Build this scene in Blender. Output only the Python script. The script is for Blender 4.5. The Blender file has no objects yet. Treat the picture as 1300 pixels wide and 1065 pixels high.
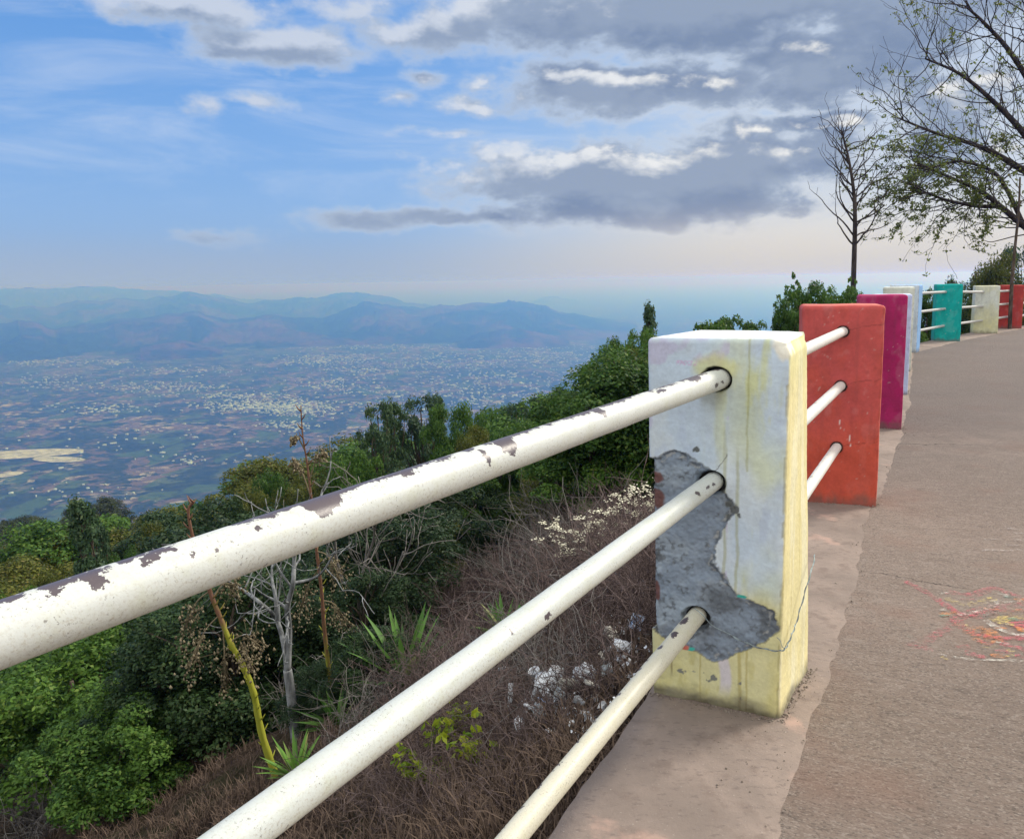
import bpy, math, random
import numpy as np
from mathutils import Vector, Matrix
rng = np.random.default_rng(7); random.seed(7)
C = bpy.context.scene.collection
PI = math.pi
# ------------------------------------------------------------------ camera model
FPX, EYE = 976.0, 1.31
pit = math.atan((487.5-356)/FPX); rol = math.radians(1.0)
F_ = np.array([0, math.cos(pit), -math.sin(pit)])
_r = np.array([1., 0, 0]); _u = np.array([0, math.sin(pit), math.cos(pit)])
R_ = _r*math.cos(rol)-_u*math.sin(rol); U_ = _u*math.cos(rol)+_r*math.sin(rol)
EY = np.array([0, 0, EYE])
def ray(x, y): return F_+R_*(x-650)/FPX-U_*(y-487.5)/FPX
def onz(x, y, z=0.):
    d = ray(x, y); return EY+d*((z-EYE)/d[2])
def aty(x, y, Y):
    d = ray(x, y); return EY+d*(Y/d[1])
# ------------------------------------------------------------------ noise (numpy)
def _h(ix, iy, iz, s):
    n = (ix*374761393+iy*668265263+iz*2147483647+s*974634777) & 0xffffffff
    n = ((n ^ (n >> 13))*1274126177) & 0xffffffff
    n = ((n ^ (n >> 16))*2246822519) & 0xffffffff
    return ((n ^ (n >> 15)) & 0xffffff)/float(0xffffff)
def vnoise(x, y, z=0., s=0):
    x, y, z = np.broadcast_arrays(np.asarray(x, float), np.asarray(y, float), np.asarray(z, float))
    fx, fy, fz = np.floor(x), np.floor(y), np.floor(z)
    ix, iy, iz = fx.astype(np.int64), fy.astype(np.int64), fz.astype(np.int64)
    tx, ty, tz = x-fx, y-fy, z-fz
    tx = tx*tx*(3-2*tx); ty = ty*ty*(3-2*ty); tz = tz*tz*(3-2*tz)
    o = 0
    for a in (0, 1):
        for b in (0, 1):
            for c in (0, 1):
                o = o+_h(ix+a, iy+b, iz+c, s)*(tx if a else 1-tx)*(ty if b else 1-ty)*(tz if c else 1-tz)
    return o
def fbm(x, y, z=0., o=4, s=0):
    r = 0; a = .5; f = 1.; t = 0
    for k in range(o):
        r = r+a*vnoise(np.asarray(x)*f+k*7.3, np.asarray(y)*f+k*3.1, np.asarray(z)*f, s+k); t += a; a *= .5; f *= 2.03
    return r/t
def sm(x, a, b):
    t = np.clip((x-a)/(b-a), 0, 1); return t*t*(3-2*t)
# ------------------------------------------------------------------ mesh helpers
def mesh(name, V, Fq=None, tris=None, mat=None, smooth=False, attr=None, fattr=None, uv=None):
    V = np.asarray(V, np.float32).reshape(-1, 3)
    me = bpy.data.meshes.new(name)
    me.vertices.add(len(V)); me.vertices.foreach_set('co', V.ravel())
    loops = []; starts = []; n = 0
    if Fq is not None and len(Fq):
        Fq = np.asarray(Fq, np.int32).reshape(-1, 4); loops.append(Fq.ravel()); starts.append(np.arange(len(Fq))*4); n += len(Fq)*4
    if tris is not None and len(tris):
        tris = np.asarray(tris, np.int32).reshape(-1, 3); loops.append(tris.ravel()); starts.append(n+np.arange(len(tris))*3)
    L = np.concatenate(loops).astype(np.int32); S = np.concatenate(starts).astype(np.int32)
    me.loops.add(len(L)); me.loops.foreach_set('vertex_index', L)
    me.polygons.add(len(S)); me.polygons.foreach_set('loop_start', S)
    if smooth: me.polygons.foreach_set('use_smooth', np.ones(len(S), bool))
    me.update(calc_edges=True)
    if attr is not None:
        a = me.color_attributes.new('col', 'FLOAT_COLOR', 'POINT')
        c = np.ones((len(V), 4), np.float32); c[:, :attr.shape[1]] = attr; a.data.foreach_set('color', c.ravel())
    if fattr is not None:
        a = me.attributes.new('v', 'FLOAT', 'POINT'); a.data.foreach_set('value', np.asarray(fattr, np.float32))
    if uv is not None:
        a = me.attributes.new('st', 'FLOAT_VECTOR', 'POINT')
        u3 = np.zeros((len(V), 3), np.float32); u3[:, :uv.shape[1]] = uv; a.data.foreach_set('vector', u3.ravel())
    if mat: me.materials.append(mat)
    return me
def link(name, me, parent=None, loc=None, rz=0, sc=None):
    o = bpy.data.objects.new(name, me); C.objects.link(o)
    if parent: o.parent = parent
    if loc is not None: o.location = tuple(float(q) for q in loc)
    if rz: o.rotation_euler = (0, 0, rz)
    if sc is not None: o.scale = (sc, sc, sc) if np.isscalar(sc) else tuple(sc)
    return o
def tag(o, label=None, cat=None, group=None, kind=None):
    if label: o['label'] = label
    if cat: o['category'] = cat
    if group: o['group'] = group
    if kind: o['kind'] = kind
    return o
def grid_faces(nu, nv, wrap=False):
    i = np.arange(nu if wrap else nu-1); j = np.arange(nv-1)
    I, J = np.meshgrid(i, j, indexing='ij'); I2 = (I+1) % nu
    return np.stack([I*nv+J, I2*nv+J, I2*nv+J+1, I*nv+J+1], -1).reshape(-1, 4)
class MB:
    def __init__(s): s.V = []; s.Q = []; s.T = []; s.A = []; s.n = 0
    def add(s, V, Q=None, T=None, a=0.5):
        V = np.asarray(V, float).reshape(-1, 3)
        if Q is not None and len(Q): s.Q.append(np.asarray(Q)+s.n)
        if T is not None and len(T): s.T.append(np.asarray(T)+s.n)
        s.V.append(V); s.A.append(np.full(len(V), a) if np.isscalar(a) else np.asarray(a)); s.n += len(V)
    def tube(s, P, r, n=6, a=0.5, cap=True):
        P = np.asarray(P, float); r = np.broadcast_to(np.asarray(r, float), (len(P),))
        T = np.gradient(P, axis=0); T /= np.linalg.norm(T, axis=1)[:, None]+1e-9
        ref = np.array([0.31, .17, 1.]) if abs(T[0][2]) < .8 else np.array([1., .2, .1])
        N = np.cross(T, ref); N /= np.linalg.norm(N, axis=1)[:, None]+1e-9; B = np.cross(T, N)
        th = np.arange(n)*2*PI/n
        V = P[:, None]+(N[:, None]*np.cos(th)[None, :, None]+B[:, None]*np.sin(th)[None, :, None])*r[:, None, None]
        k = np.arange(len(P)-1)[:, None]*n; j = np.arange(n)[None]; j2 = (j+1) % n
        Q = np.stack([k+j, k+j2, k+n+j2, k+n+j], -1).reshape(-1, 4)
        V = V.reshape(-1, 3); Tt = []
        if cap:
            V = np.vstack([V, P[0], P[-1]]); e = len(P)*n
            for q in range(n):
                Tt.append((e, (q+1) % n, q)); Tt.append((e+1, (len(P)-1)*n+q, (len(P)-1)*n+(q+1) % n))
        s.add(V, Q, Tt, a)
    def box(s, c, h, rz=0, a=.5):
        c = np.asarray(c, float); v = np.array([[x, y, z] for x in (-1, 1) for y in (-1, 1) for z in (-1, 1)], float)*np.asarray(h)
        cs, sn = math.cos(rz), math.sin(rz)
        v = np.stack([v[:, 0]*cs-v[:, 1]*sn, v[:, 0]*sn+v[:, 1]*cs, v[:, 2]], -1)+c
        s.add(v, [[0, 1, 3, 2], [4, 6, 7, 5], [0, 4, 5, 1], [2, 3, 7, 6], [0, 2, 6, 4], [1, 5, 7, 3]], None, a)
    def me(s, name, mat, smooth=False):
        return mesh(name, np.vstack(s.V), np.vstack(s.Q) if s.Q else None, np.vstack(s.T) if s.T else None, mat, smooth, fattr=np.concatenate(s.A))
# ------------------------------------------------------------------ material helpers
class NT:
    def __init__(s, nt): s.nt = nt; nt.nodes.clear()
    def n(s, t, **k):
        x = s.nt.nodes.new(t)
        for a, b in k.items():
            if a == 'ins':
                for i, v in b.items():
                    if isinstance(v, bpy.types.NodeSocket): s.nt.links.new(v, x.inputs[i])
                    else: x.inputs[i].default_value = v
            else: setattr(x, a, b)
        return x
    def m(s, op, a, b=0., c=None, clamp=False):
        d = {0: a, 1: b}
        if c is not None: d[2] = c
        return s.n('ShaderNodeMath', operation=op, use_clamp=clamp, ins=d).outputs[0]
    def vm(s, op, a, b=(0, 0, 0)): return s.n('ShaderNodeVectorMath', operation=op, ins={0: a, 1: b}).outputs[0]
    def noise(s, vec, sc, det=4, ro=.5, dist=0, w='3D'):
        x = s.n('ShaderNodeTexNoise', noise_dimensions=w, ins={'Vector': vec, 'Scale': sc, 'Detail': det, 'Roughness': ro, 'Distortion': dist}); return x.outputs[0]
    def ss(s, v, a, b, o0=0., o1=1.):
        return s.n('ShaderNodeMapRange', interpolation_type='SMOOTHSTEP', ins={0: v, 1: a, 2: b, 3: o0, 4: o1}).outputs[0]
    def lin(s, v, a, b, o0=0., o1=1.):
        return s.n('ShaderNodeMapRange', ins={0: v, 1: a, 2: b, 3: o0, 4: o1}).outputs[0]
    def mix(s, f, a, b, bt='MIX'):
        x = s.n('ShaderNodeMix', data_type='RGBA', blend_type=bt)
        for i, v in ((0, f), (6, a), (7, b)):
            if isinstance(v, bpy.types.NodeSocket): s.nt.links.new(v, x.inputs[i])
            elif i == 0: x.inputs[0].default_value = v
            else: x.inputs[i].default_value = (*v, 1) if len(v) == 3 else v
        return x.outputs[2]
    def mapping(s, v, loc=(0, 0, 0), rot=(0, 0, 0), sc=(1, 1, 1)):
        return s.n('ShaderNodeMapping', ins={0: v, 1: loc, 2: rot, 3: sc}).outputs[0]
    def attr(s, name): return s.n('ShaderNodeAttribute', attribute_name=name)
def newmat(name):
    m = bpy.data.materials.new(name); m.use_nodes = True; return m, NT(m.node_tree)
def finish(t, col, rough=.8, bump=None, bs=.3, bd=.01, spec=.3, trans=0., tcol=None, metal=0.):
    p = t.n('ShaderNodeBsdfPrincipled', ins={'Roughness': rough, 'Specular IOR Level': spec, 'Metallic': metal})
    if isinstance(col, bpy.types.NodeSocket): t.nt.links.new(col, p.inputs['Base Color'])
    else: p.inputs['Base Color'].default_value = (*col, 1)
    if bump is not None:
        b = t.n('ShaderNodeBump', ins={'Strength': bs, 'Distance': bd, 'Height': bump}); t.nt.links.new(b.outputs[0], p.inputs['Normal'])
    out = p.outputs[0]
    if trans:
        tr = t.n('ShaderNodeBsdfTranslucent', ins={0: tcol if tcol is not None else col})
        out = t.n('ShaderNodeMixShader', ins={0: trans, 1: out, 2: tr.outputs[0]}).outputs[0]
    o = t.n('ShaderNodeOutputMaterial'); t.nt.links.new(out, o.inputs[0])
def leafmat(name, c1, c2, c3, trans=.3):
    m, t = newmat(name)
    v = t.attr('v').outputs['Fac']; oi = t.n('ShaderNodeObjectInfo').outputs['Random']
    ri = t.n('ShaderNodeNewGeometry').outputs['Random Per Island']
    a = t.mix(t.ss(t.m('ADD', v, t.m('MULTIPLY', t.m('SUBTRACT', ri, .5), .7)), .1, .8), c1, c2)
    a = t.mix(t.m('MULTIPLY', t.ss(ri, .82, 1.), .8), a, c3)
    a = t.mix(1., a, t.n('ShaderNodeCombineColor', ins={0: t.lin(oi, 0, 1, .75, 1.2), 1: t.lin(oi, 0, 1, .8, 1.15), 2: t.lin(oi, 0, 1, .95, .95)}).outputs[0], 'MULTIPLY')
    finish(t, a, .55, spec=.25, trans=trans, tcol=t.mix(.5, a, c2))
    return m
def barkmat(name, c1, c2, sc=12):
    m, t = newmat(name)
    p = t.n('ShaderNodeTexCoord').outputs['Object']
    n = t.noise(t.mapping(p, sc=(1, 1, .35)), sc, 5, .65)
    finish(t, t.mix(t.ss(n, .35, .65), c1, c2), .9, bump=n, bs=.5, bd=.02, spec=.1); return m
# ------------------------------------------------------------------ fence geometry from the place's measurements
PO = []   # posts: fl, fr, br, (top offsets), height
def post_frame(fl, fr, dep, H):
    fl = np.array(fl, float)[:2]; fr = np.array(fr, float)[:2]
    w = (fr-fl); L = np.linalg.norm(w); w /= L; n = np.array([-w[1], w[0]])
    return dict(fl=fl, fr=fr, br=fr+n*dep, bl=fl+n*dep, H=H, w=w, n=n, m=n, L=L)
def frame2(fr, ang, wid, dep, H):      # ang: heading of the front edge
    fr = np.array(fr, float)[:2]; w = np.array([math.cos(ang), math.sin(ang)])
    return post_frame(fr-w*wid, fr, dep, H)
near = post_frame((.425, 2.285), (.772, 2.122), .345, 1.135)
near['br'] = np.array([.975, 2.415]); near['bl'] = near['fl']+near['br']-near['fr']; near['m'] = near['br']-near['fr']; near['m'] = near['m']/np.linalg.norm(near['m'])
posts = [near,
 frame2(onz(1113, 644), math.radians(-17), .43, .28, 1.14),
 frame2(onz(1144.5, 546), math.radians(-22), .38, .26, 1.135),
 frame2(onz(1152, 502), math.radians(-24), .38, .30, 1.09),
 frame2(onz(1156, 472), math.radians(-26), .38, .34, 1.13),
 frame2(onz(1163, 448), math.radians(-36), .45, .36, 1.12),
 frame2(onz(1219, 433.5), math.radians(-20), .45, .36, 1.09),
 frame2(onz(1266.5, 423.7), math.radians(-22), .46, .36, 1.02),
 frame2(onz(1297, 417.5), math.radians(-26), .46, .38, 1.0),
 frame2(onz(1338, 414), math.radians(-30), .46, .38, 1.0)]
def pc(P): return (P['fl']+P['br'])/2
_A = onz(831, 884)[:2]; _B = onz(768, 975)[:2]; _d = (_B-_A)/np.linalg.norm(_B-_A)
edge = [(-60, -75), tuple(_A+_d*30+np.array([-3, 0])), tuple(_A+_d*4), tuple(_A)]
for P in posts[1:]: edge.append(tuple(P['fl']-P['w']*.06))
edge += [(16.5, 20.3), (22, 21.8), (32, 22.5), (60, 21), (140, 0)]
edge = np.array(edge, float)
def dist_edge(x, y):
    x = np.asarray(x, float); y = np.asarray(y, float)
    best = np.full(x.shape, 1e9); sg = np.ones(x.shape)
    for a, b in zip(edge[:-1], edge[1:]):
        e = b-a; L = e@e
        t = np.clip(((x-a[0])*e[0]+(y-a[1])*e[1])/L, 0, 1)
        dx = x-a[0]-t*e[0]; dy = y-a[1]-t*e[1]; d = np.hypot(dx, dy)
        c = e[0]*dy-e[1]*dx
        m = d < best; best = np.where(m, d, best); sg = np.where(m, np.sign(c), sg)
    return best*sg          # positive outside (left of the line), the slope side
FD = np.array([-1e4, -.4, 0, .3, 1.5, 4, 8, 14, 20, 28, 40, 100, 150, 195, 260, 600, 1300, 1e5])
FF = np.array([.12, .12, .18, .45, 1.35, 2.9, 5.0, 8.0, 10.6, 14, 19.5, 39, 51, 60, 110, 400, 915, 915.])
def ground(x, y, rough=True):
    x = np.asarray(x, float); y = np.asarray(y, float)
    d = dist_edge(x, y); z = -np.interp(d, FD, FF)
    az = x/np.maximum(np.abs(y), 1e-3)
    z = z-sm(az, -.55, -.36)*np.clip(d-42, 0, 200)*.55*(y > 0)
    if rough:
        k = sm(d, .3, 3.)
        z = z+k*(fbm(x*.25, y*.25, 0, 3, 5)-.5)*1.0*sm(d, 2, 12)+k*(fbm(x*1.6, y*1.6, 0, 3, 9)-.5)*.28
        z = z+(fbm(x*.02, y*.02, 0, 4, 2)-.5)*16*sm(d, 30, 90)
    return z
def hit(px, py, far=400):
    d = ray(px, py); t = np.concatenate([np.arange(1.5, 30, .03), np.arange(30, far, .3)])
    P = EY+d*t[:, None]; g = ground(P[:, 0], P[:, 1]); k = np.argmax(P[:, 2] < g)
    if not (P[k, 2] < g[k]): k = len(t)-1
    return P[k]
def gpt(px, Y, py=600):
    P = aty(px, py, Y); return np.array([P[0], P[1], float(ground(P[0], P[1]))])
# ------------------------------------------------------------------ materials
M = {}
def mk_attr_mat(name, bumpsc=60, bs=.25, rough=.75):
    m, t = newmat(name)
    p = t.n('ShaderNodeTexCoord').outputs['Object']
    c = t.attr('col').outputs['Color']
    n = t.noise(p, bumpsc, 6, .7); n2 = t.noise(p, bumpsc*.15, 4, .6)
    c = t.mix(.35, c, t.n('ShaderNodeMix', data_type='RGBA', blend_type='MULTIPLY').outputs[2]) if False else c
    k = t.m('MULTIPLY_ADD', t.m('SUBTRACT', t.m('ADD', n, n2), 1.), .45, 1.)
    c = t.mix(1., c, t.n('ShaderNodeCombineColor', ins={0: k, 1: k, 2: k}).outputs[0], 'MULTIPLY')
    # fine pits and specks of missing paint
    sp = t.ss(t.noise(p, bumpsc*1.4, 3, .8), .70, .76)
    c = t.mix(t.m('MULTIPLY', sp, .35), c, (.16, .15, .15))
    finish(t, c, rough, bump=t.m('ADD', n, t.m('MULTIPLY', n2, 2.)), bs=bs, bd=.004, spec=.25); return m
M['post'] = mk_attr_mat('painted_concrete')
def mk_path():
    m, t = newmat('worn_concrete_path')
    p = t.n('ShaderNodeTexCoord').outputs['Object']
    rot = t.mapping(p, rot=(0, 0, math.radians(20)))
    st = t.noise(t.mapping(rot, sc=(1., 3.4, 1)), 28, 8, .78, .7)
    st2 = t.noise(t.mapping(rot, sc=(1., 2.6, 1)), 90, 5, .7, .3)
    vo = t.n('ShaderNodeTexVoronoi', ins={'Vector': t.mapping(rot, sc=(1, 1.5, 1)), 'Scale': 150.}); vc = t.n('ShaderNodeSeparateColor', ins={0: vo.outputs['Color']})
    big = t.noise(p, .8, 5, .6); mid = t.noise(p, 4., 5, .65)
    fine = t.noise(p, 160, 4, .75)
    c = t.mix(t.ss(big, .3, .7), (.235, .184, .158), (.335, .262, .224))
    c = t.mix(t.ss(mid, .35, .75), c, (.270, .208, .174))
    cs_ = t.noise(t.mapping(rot, sc=(1., 3.4, 1)), 8., 9, .80, .8)
    c = t.mix(t.m('MULTIPLY', t.ss(cs_, .50, .66), .55), c, (.36, .30, .265))
    c = t.mix(t.m('MULTIPLY', t.ss(cs_, .46, .34), .6), c, (.13, .105, .095))
    c = t.mix(t.m('MULTIPLY', t.ss(st, .50, .72), .45), c, (.42, .355, .315))
    c = t.mix(t.m('MULTIPLY', t.ss(st, .46, .33), .55), c, (.10, .082, .075))
    c = t.mix(t.m('MULTIPLY', t.ss(vc.outputs[0], .80, .9), .45), c, (.44, .38, .34)); c = t.mix(t.m('MULTIPLY', t.ss(vc.outputs[1], .84, .92), .5), c, (.10, .085, .08))
    pit = t.m('MULTIPLY', t.ss(st2, .44, .33), t.ss(mid, .30, .6))
    c = t.mix(t.m('MULTIPLY', pit, .75), c, (.06, .05, .048))
    c = t.mix(t.m('MULTIPLY', t.ss(fine, .58, .8), .35), c, (.5, .45, .42))
    ps = t.n('ShaderNodeSeparateXYZ', ins={0: p}); 
    red = t.m('MULTIPLY', t.ss(t.noise(p, 1.7, 4, .6), .5, .7), .35)
    c = t.mix(red, c, (.30, .18, .14))
    # darker purple-grey surface farther up the path
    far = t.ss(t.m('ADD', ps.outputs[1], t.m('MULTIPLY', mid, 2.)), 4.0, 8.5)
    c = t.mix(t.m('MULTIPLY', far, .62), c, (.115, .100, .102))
    wob = t.n('ShaderNodeTexNoise', ins={'Vector': p, 'Scale': 5., 'Detail': 5., 'Roughness': .7}).outputs[1]
    pw_ = t.n('ShaderNodeSeparateXYZ', ins={0: t.vm('ADD', p, t.n('ShaderNodeVectorMath', operation='SCALE', ins={0: t.vm('SUBTRACT', wob, (.5, .5, .5)), 3: .22}).outputs[0])})
    for (pa, pb, wd_) in (((1085, 724), (1262, 752), .006), ((1122, 562), (1262, 566), .010), ((1040, 905), (1098, 930), .003)):
        A = onz(*pa)[:2]; B = onz(*pb)[:2]; e_ = (B-A)/np.linalg.norm(B-A); ln_ = float(np.linalg.norm(B-A))
        along = t.m('ADD', t.m('MULTIPLY', pw_.outputs[0], float(e_[0])), t.m('ADD', t.m('MULTIPLY', pw_.outputs[1], float(e_[1])), -float(A@e_)))
        perp = t.m('ADD', t.m('MULTIPLY', pw_.outputs[0], -float(e_[1])), t.m('ADD', t.m('MULTIPLY', pw_.outputs[1], float(e_[0])), -float(A@np.array([-e_[1], e_[0]]))))
        cm_ = t.m('MULTIPLY', t.ss(t.m('ABSOLUTE', perp), wd_, wd_*.3), t.m('MULTIPLY', t.ss(along, 0., .1), t.ss(along, ln_, ln_-.2)))
        c = t.mix(t.m('MULTIPLY', cm_, .8), c, (.035, .03, .028))
    h = t.m('ADD', t.m('MULTIPLY', t.m('ADD', st, cs_), 1.2), t.m('ADD', t.m('MULTIPLY', st2, .6), t.m('MULTIPLY', fine, .3)))
    finish(t, c, .88, bump=h, bs=.85, bd=.012, spec=.2); return m
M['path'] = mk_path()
def mk_kerb():
    m, t = newmat('smooth_kerb_concrete')
    p = t.n('ShaderNodeTexCoord').outputs['Object']
    a = t.noise(p, 2.2, 6, .65, .3); b = t.noise(p, 9, 6, .7); f = t.noise(p, 120, 4, .7)
    c = t.mix(t.ss(a, .35, .68), (.21, .168, .147), (.30, .236, .204))
    c = t.mix(t.m('MULTIPLY', t.ss(b, .50, .66), .75), c, (.19, .145, .125))
    c = t.mix(t.m('MULTIPLY', t.ss(t.noise(t.mapping(p, sc=(1, 2.5, 1)), 26, 6, .75), .54, .66), .6), c, (.14, .11, .10))
    c = t.mix(t.m('MULTIPLY', t.ss(t.noise(p, 3.4, 5, .6), .58, .7), .6), c, (.50, .33, .27))
    c = t.mix(t.m('MULTIPLY', t.ss(f, .62, .75), .5), c, (.55, .5, .46))
    finish(t, c, .85, bump=t.m('ADD', b, t.m('MULTIPLY', f, .3)), bs=.5, bd=.008, spec=.2); return m
M['kerb'] = mk_kerb()
def mk_slope():
    m, t = newmat('dry_hillside_soil')
    p = t.n('ShaderNodeTexCoord').outputs['Object']
    a = t.noise(p, .5, 6, .7); b = t.noise(p, 7, 6, .75); f = t.noise(p, 45, 4, .8)
    c = t.mix(t.ss(b, .35, .68), (.030, .022, .018), (.115, .082, .062))
    c = t.mix(t.m('MULTIPLY', t.ss(f, .52, .7), .5), c, (.20, .15, .11))
    c = t.mix(t.m('MULTIPLY', t.ss(a, .5, .65), .6), c, (.045, .055, .022))
    zz = t.n('ShaderNodeSeparateXYZ', ins={0: p}).outputs[2]
    c = t.mix(t.ss(zz, -30, -60), c, (.035, .045, .018))
    finish(t, c, 1., bump=t.m('ADD', b, f), bs=1., bd=.05, spec=.05); return m
M['slope'] = mk_slope()
def mk_plain():
    m, t = newmat('patchwork_farmland')
    p = t.n('ShaderNodeTexCoord').outputs['Object']
    w = t.n('ShaderNodeTexNoise', ins={'Vector': p, 'Scale': .0016, 'Detail': 5.}).outputs[1]
    pw = t.n('ShaderNodeVectorMath', operation='ADD', ins={0: p, 1: t.n('ShaderNodeVectorMath', operation='SCALE', ins={0: w, 3: 420.}).outputs[0]}).outputs[0]
    v1 = t.n('ShaderNodeTexVoronoi', ins={'Vector': t.mapping(pw, sc=(1, .8, 1)), 'Scale': .008}); v1.distance = 'CHEBYCHEV'
    v2 = t.n('ShaderNodeTexVoronoi', ins={'Vector': t.mapping(pw, rot=(0, 0, .5)), 'Scale': .026}); v2.distance = 'CHEBYCHEV'
    c1 = t.n('ShaderNodeSeparateColor', ins={0: v1.outputs['Color']}); c2 = t.n('ShaderNodeSeparateColor', ins={0: v2.outputs['Color']})
    big = t.noise(p, .00035, 5, .6); mid = t.noise(p, .0016, 8, .72); fn = t.noise(p, .022, 5, .75)
    c = t.mix(c2.outputs[0], (.018, .036, .020), (.040, .060, .028))
    dry = t.ss(t.m('ADD', t.m('MULTIPLY', c1.outputs[0], .45), t.m('ADD', t.m('MULTIPLY', mid, .9), t.m('MULTIPLY', c2.outputs[1], .28))), .84, .98)
    c = t.mix(dry, c, (.115, .096, .092))
    c = t.mix(t.m('MULTIPLY', t.ss(c2.outputs[2], .82, .88), t.ss(mid, .45, .6)), c, (.28, .27, .27))
    c = t.mix(t.m('MULTIPLY', t.ss(c1.outputs[1], .78, .84), .8), c, (.055, .10, .03))
    c = t.mix(t.ss(fn, .50, .66), c, (.022, .036, .018))
    c = t.mix(t.m('MULTIPLY', t.ss(t.noise(p, .02, 3, .8), .63, .70), t.ss(big, .46, .6)), c, (.42, .44, .47))
    finish(t, c, 1., spec=0.); return m
M['plain'] = mk_plain()
def mk_mount():
    m, t = newmat('scrub_covered_mountain')
    p = t.n('ShaderNodeTexCoord').outputs['Object']
    a = t.noise(p, .0009, 7, .7); b = t.noise(p, .004, 6, .7)
    c = t.mix(t.ss(a, .46, .60), (.014, .020, .018), (.080, .050, .040))
    c = t.mix(t.m('MULTIPLY', t.ss(b, .5, .62), .6), c, (.02, .028, .018))
    finish(t, c, 1., bump=t.m('MULTIPLY', a, 1.), bs=.8, bd=150., spec=0.); return m
M['mount'] = mk_mount()
def mk_rail(chips=(), base=(.80, .80, .755), amt=1., top_thr=.60, name='chipped_white_rail_paint'):
    # st = (metres along, angle in radians (0 = top, + = towards the path side), 0)
    m, t = newmat(name)
    st = t.attr('st').outputs['Vector']; sp = t.n('ShaderNodeSeparateXYZ', ins={0: st})
    s, th = sp.outputs[0], sp.outputs[1]
    arc = t.n('ShaderNodeCombineXYZ', ins={0: s, 1: t.m('MULTIPLY', th, .03), 2: 0.}).outputs[0]
    wn = t.n('ShaderNodeTexNoise', ins={'Vector': arc, 'Scale': 70., 'Detail': 4., 'Roughness': .65}).outputs[1]
    w2 = t.n('ShaderNodeVectorMath', operation='SCALE', ins={0: t.vm('SUBTRACT', wn, (.5, .5, .5)), 3: .035}).outputs[0]
    aw = t.vm('ADD', arc, w2)
    n1 = t.noise(t.mapping(arc, sc=(1, .75, 1)), 46, 7, .70, .6)
    up = t.ss(th, -.25, -.95)         # paint is lost along the top-outer side
    up = t.m('MULTIPLY', up, t.ss(th, -2.0, -1.3))
    patchy = t.ss(t.noise(t.mapping(arc, sc=(1, .01, 1)), 8, 3, .6), .36, .54)
    thr = t.m('SUBTRACT', .70, t.m('MULTIPLY', t.m('MULTIPLY', up, patchy), .21*amt))
    d = t.m('SUBTRACT', n1, thr)
    for (cs, cth, rs, rth) in chips:
        q = t.mapping(aw, loc=(-cs/rs, -cth/rth, 0), sc=(1/rs, 1/(.03*rth), 0))
        L = t.n('ShaderNodeVectorMath', operation='LENGTH', ins={0: q}).outputs['Value']
        d = t.m('MAXIMUM', d, t.m('MULTIPLY', t.m('SUBTRACT', 1., L), .2))
    chip = t.ss(d, 0., .006)
    specks = t.m('MULTIPLY', t.ss(t.noise(arc, 210, 4, .75), .585, .64), t.ss(t.noise(arc, 20, 3, .6), .40, .62))
    rustn = t.noise(arc, 22, 5, .7)
    c = t.mix(t.ss(rustn, .45, .75), base, tuple(q*f for q, f in zip(base, (.93, .93, .84))))
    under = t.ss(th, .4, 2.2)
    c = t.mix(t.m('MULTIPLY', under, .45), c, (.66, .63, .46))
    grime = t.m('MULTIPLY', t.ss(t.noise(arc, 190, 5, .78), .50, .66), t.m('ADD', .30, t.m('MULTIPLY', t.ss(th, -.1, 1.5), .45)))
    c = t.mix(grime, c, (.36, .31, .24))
    c = t.mix(t.m('MULTIPLY', specks, .75), c, (.13, .11, .10))
    rim = t.m('MULTIPLY', t.ss(d, -.012, 0.), .3)
    c = t.mix(rim, c, (.45, .42, .40))
    c = t.mix(chip, c, (.085, .066, .078))
    rough = t.m('SUBTRACT', .42, t.m('MULTIPLY', chip, .06))
    h = t.m('ADD', t.m('MULTIPLY', chip, -1.), t.m('ADD', t.m('MULTIPLY', t.noise(arc, 260, 4, .7), .5), t.m('MULTIPLY', specks, -.4)))
    finish(t, c, rough, bump=h, bs=.5, bd=.0012, spec=.45); return m
# leaf materials
M['lf_bright'] = leafmat('bright_green_leaves', (.020, .062, .012), (.088, .178, .030), (.16, .23, .05), .33)
M['lf_mid'] = leafmat('green_leaves', (.020, .062, .012), (.088, .180, .030), (.17, .22, .05), .36)
M['lf_dark'] = leafmat('dark_green_leaves', (.010, .028, .010), (.036, .074, .024), (.08, .10, .035), .22)
M['lf_olive'] = leafmat('olive_leaves', (.030, .050, .010), (.130, .150, .028), (.22, .17, .05), .36)
M['lf_euc'] = leafmat('blue_green_leaves', (.020, .050, .026), (.065, .12, .060), (.12, .16, .08), .25)
M['lf_far'] = leafmat('distant_wood_leaves', (.020, .035, .014), (.055, .075, .026), (.08, .075, .04), .15)
M['lf_yel'] = leafmat('yellow_green_leaves', (.12, .22, .01), (.36, .42, .03), (.45, .4, .06), .4)
M['agave'] = leafmat('agave_blades', (.045, .13, .02), (.15, .30, .06), (.40, .38, .15), .2)
M['lf_sparse'] = leafmat('dusty_green_leaves', (.05, .075, .02), (.16, .20, .05), (.20, .15, .08), .5)
M['bark'] = barkmat('brown_bark', (.045, .034, .028), (.13, .10, .08))
M['bark_dark'] = barkmat('dark_bark', (.030, .025, .025), (.085, .070, .066))
M['bark_pale'] = barkmat('pale_grey_bark', (.12, .125, .13), (.30, .31, .32))
M['twig'] = None
def mk_twig(name, c1, c2):
    m, t = newmat(name); v = t.attr('v').outputs['Fac']; finish(t, t.mix(v, c1, c2), .95, spec=.05); return m
M['twig'] = mk_twig('dry_twigs', (.050, .036, .036), (.25, .19, .18))
M['twig_grey'] = mk_twig('grey_twigs', (.06, .055, .055), (.27, .25, .235))
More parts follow.
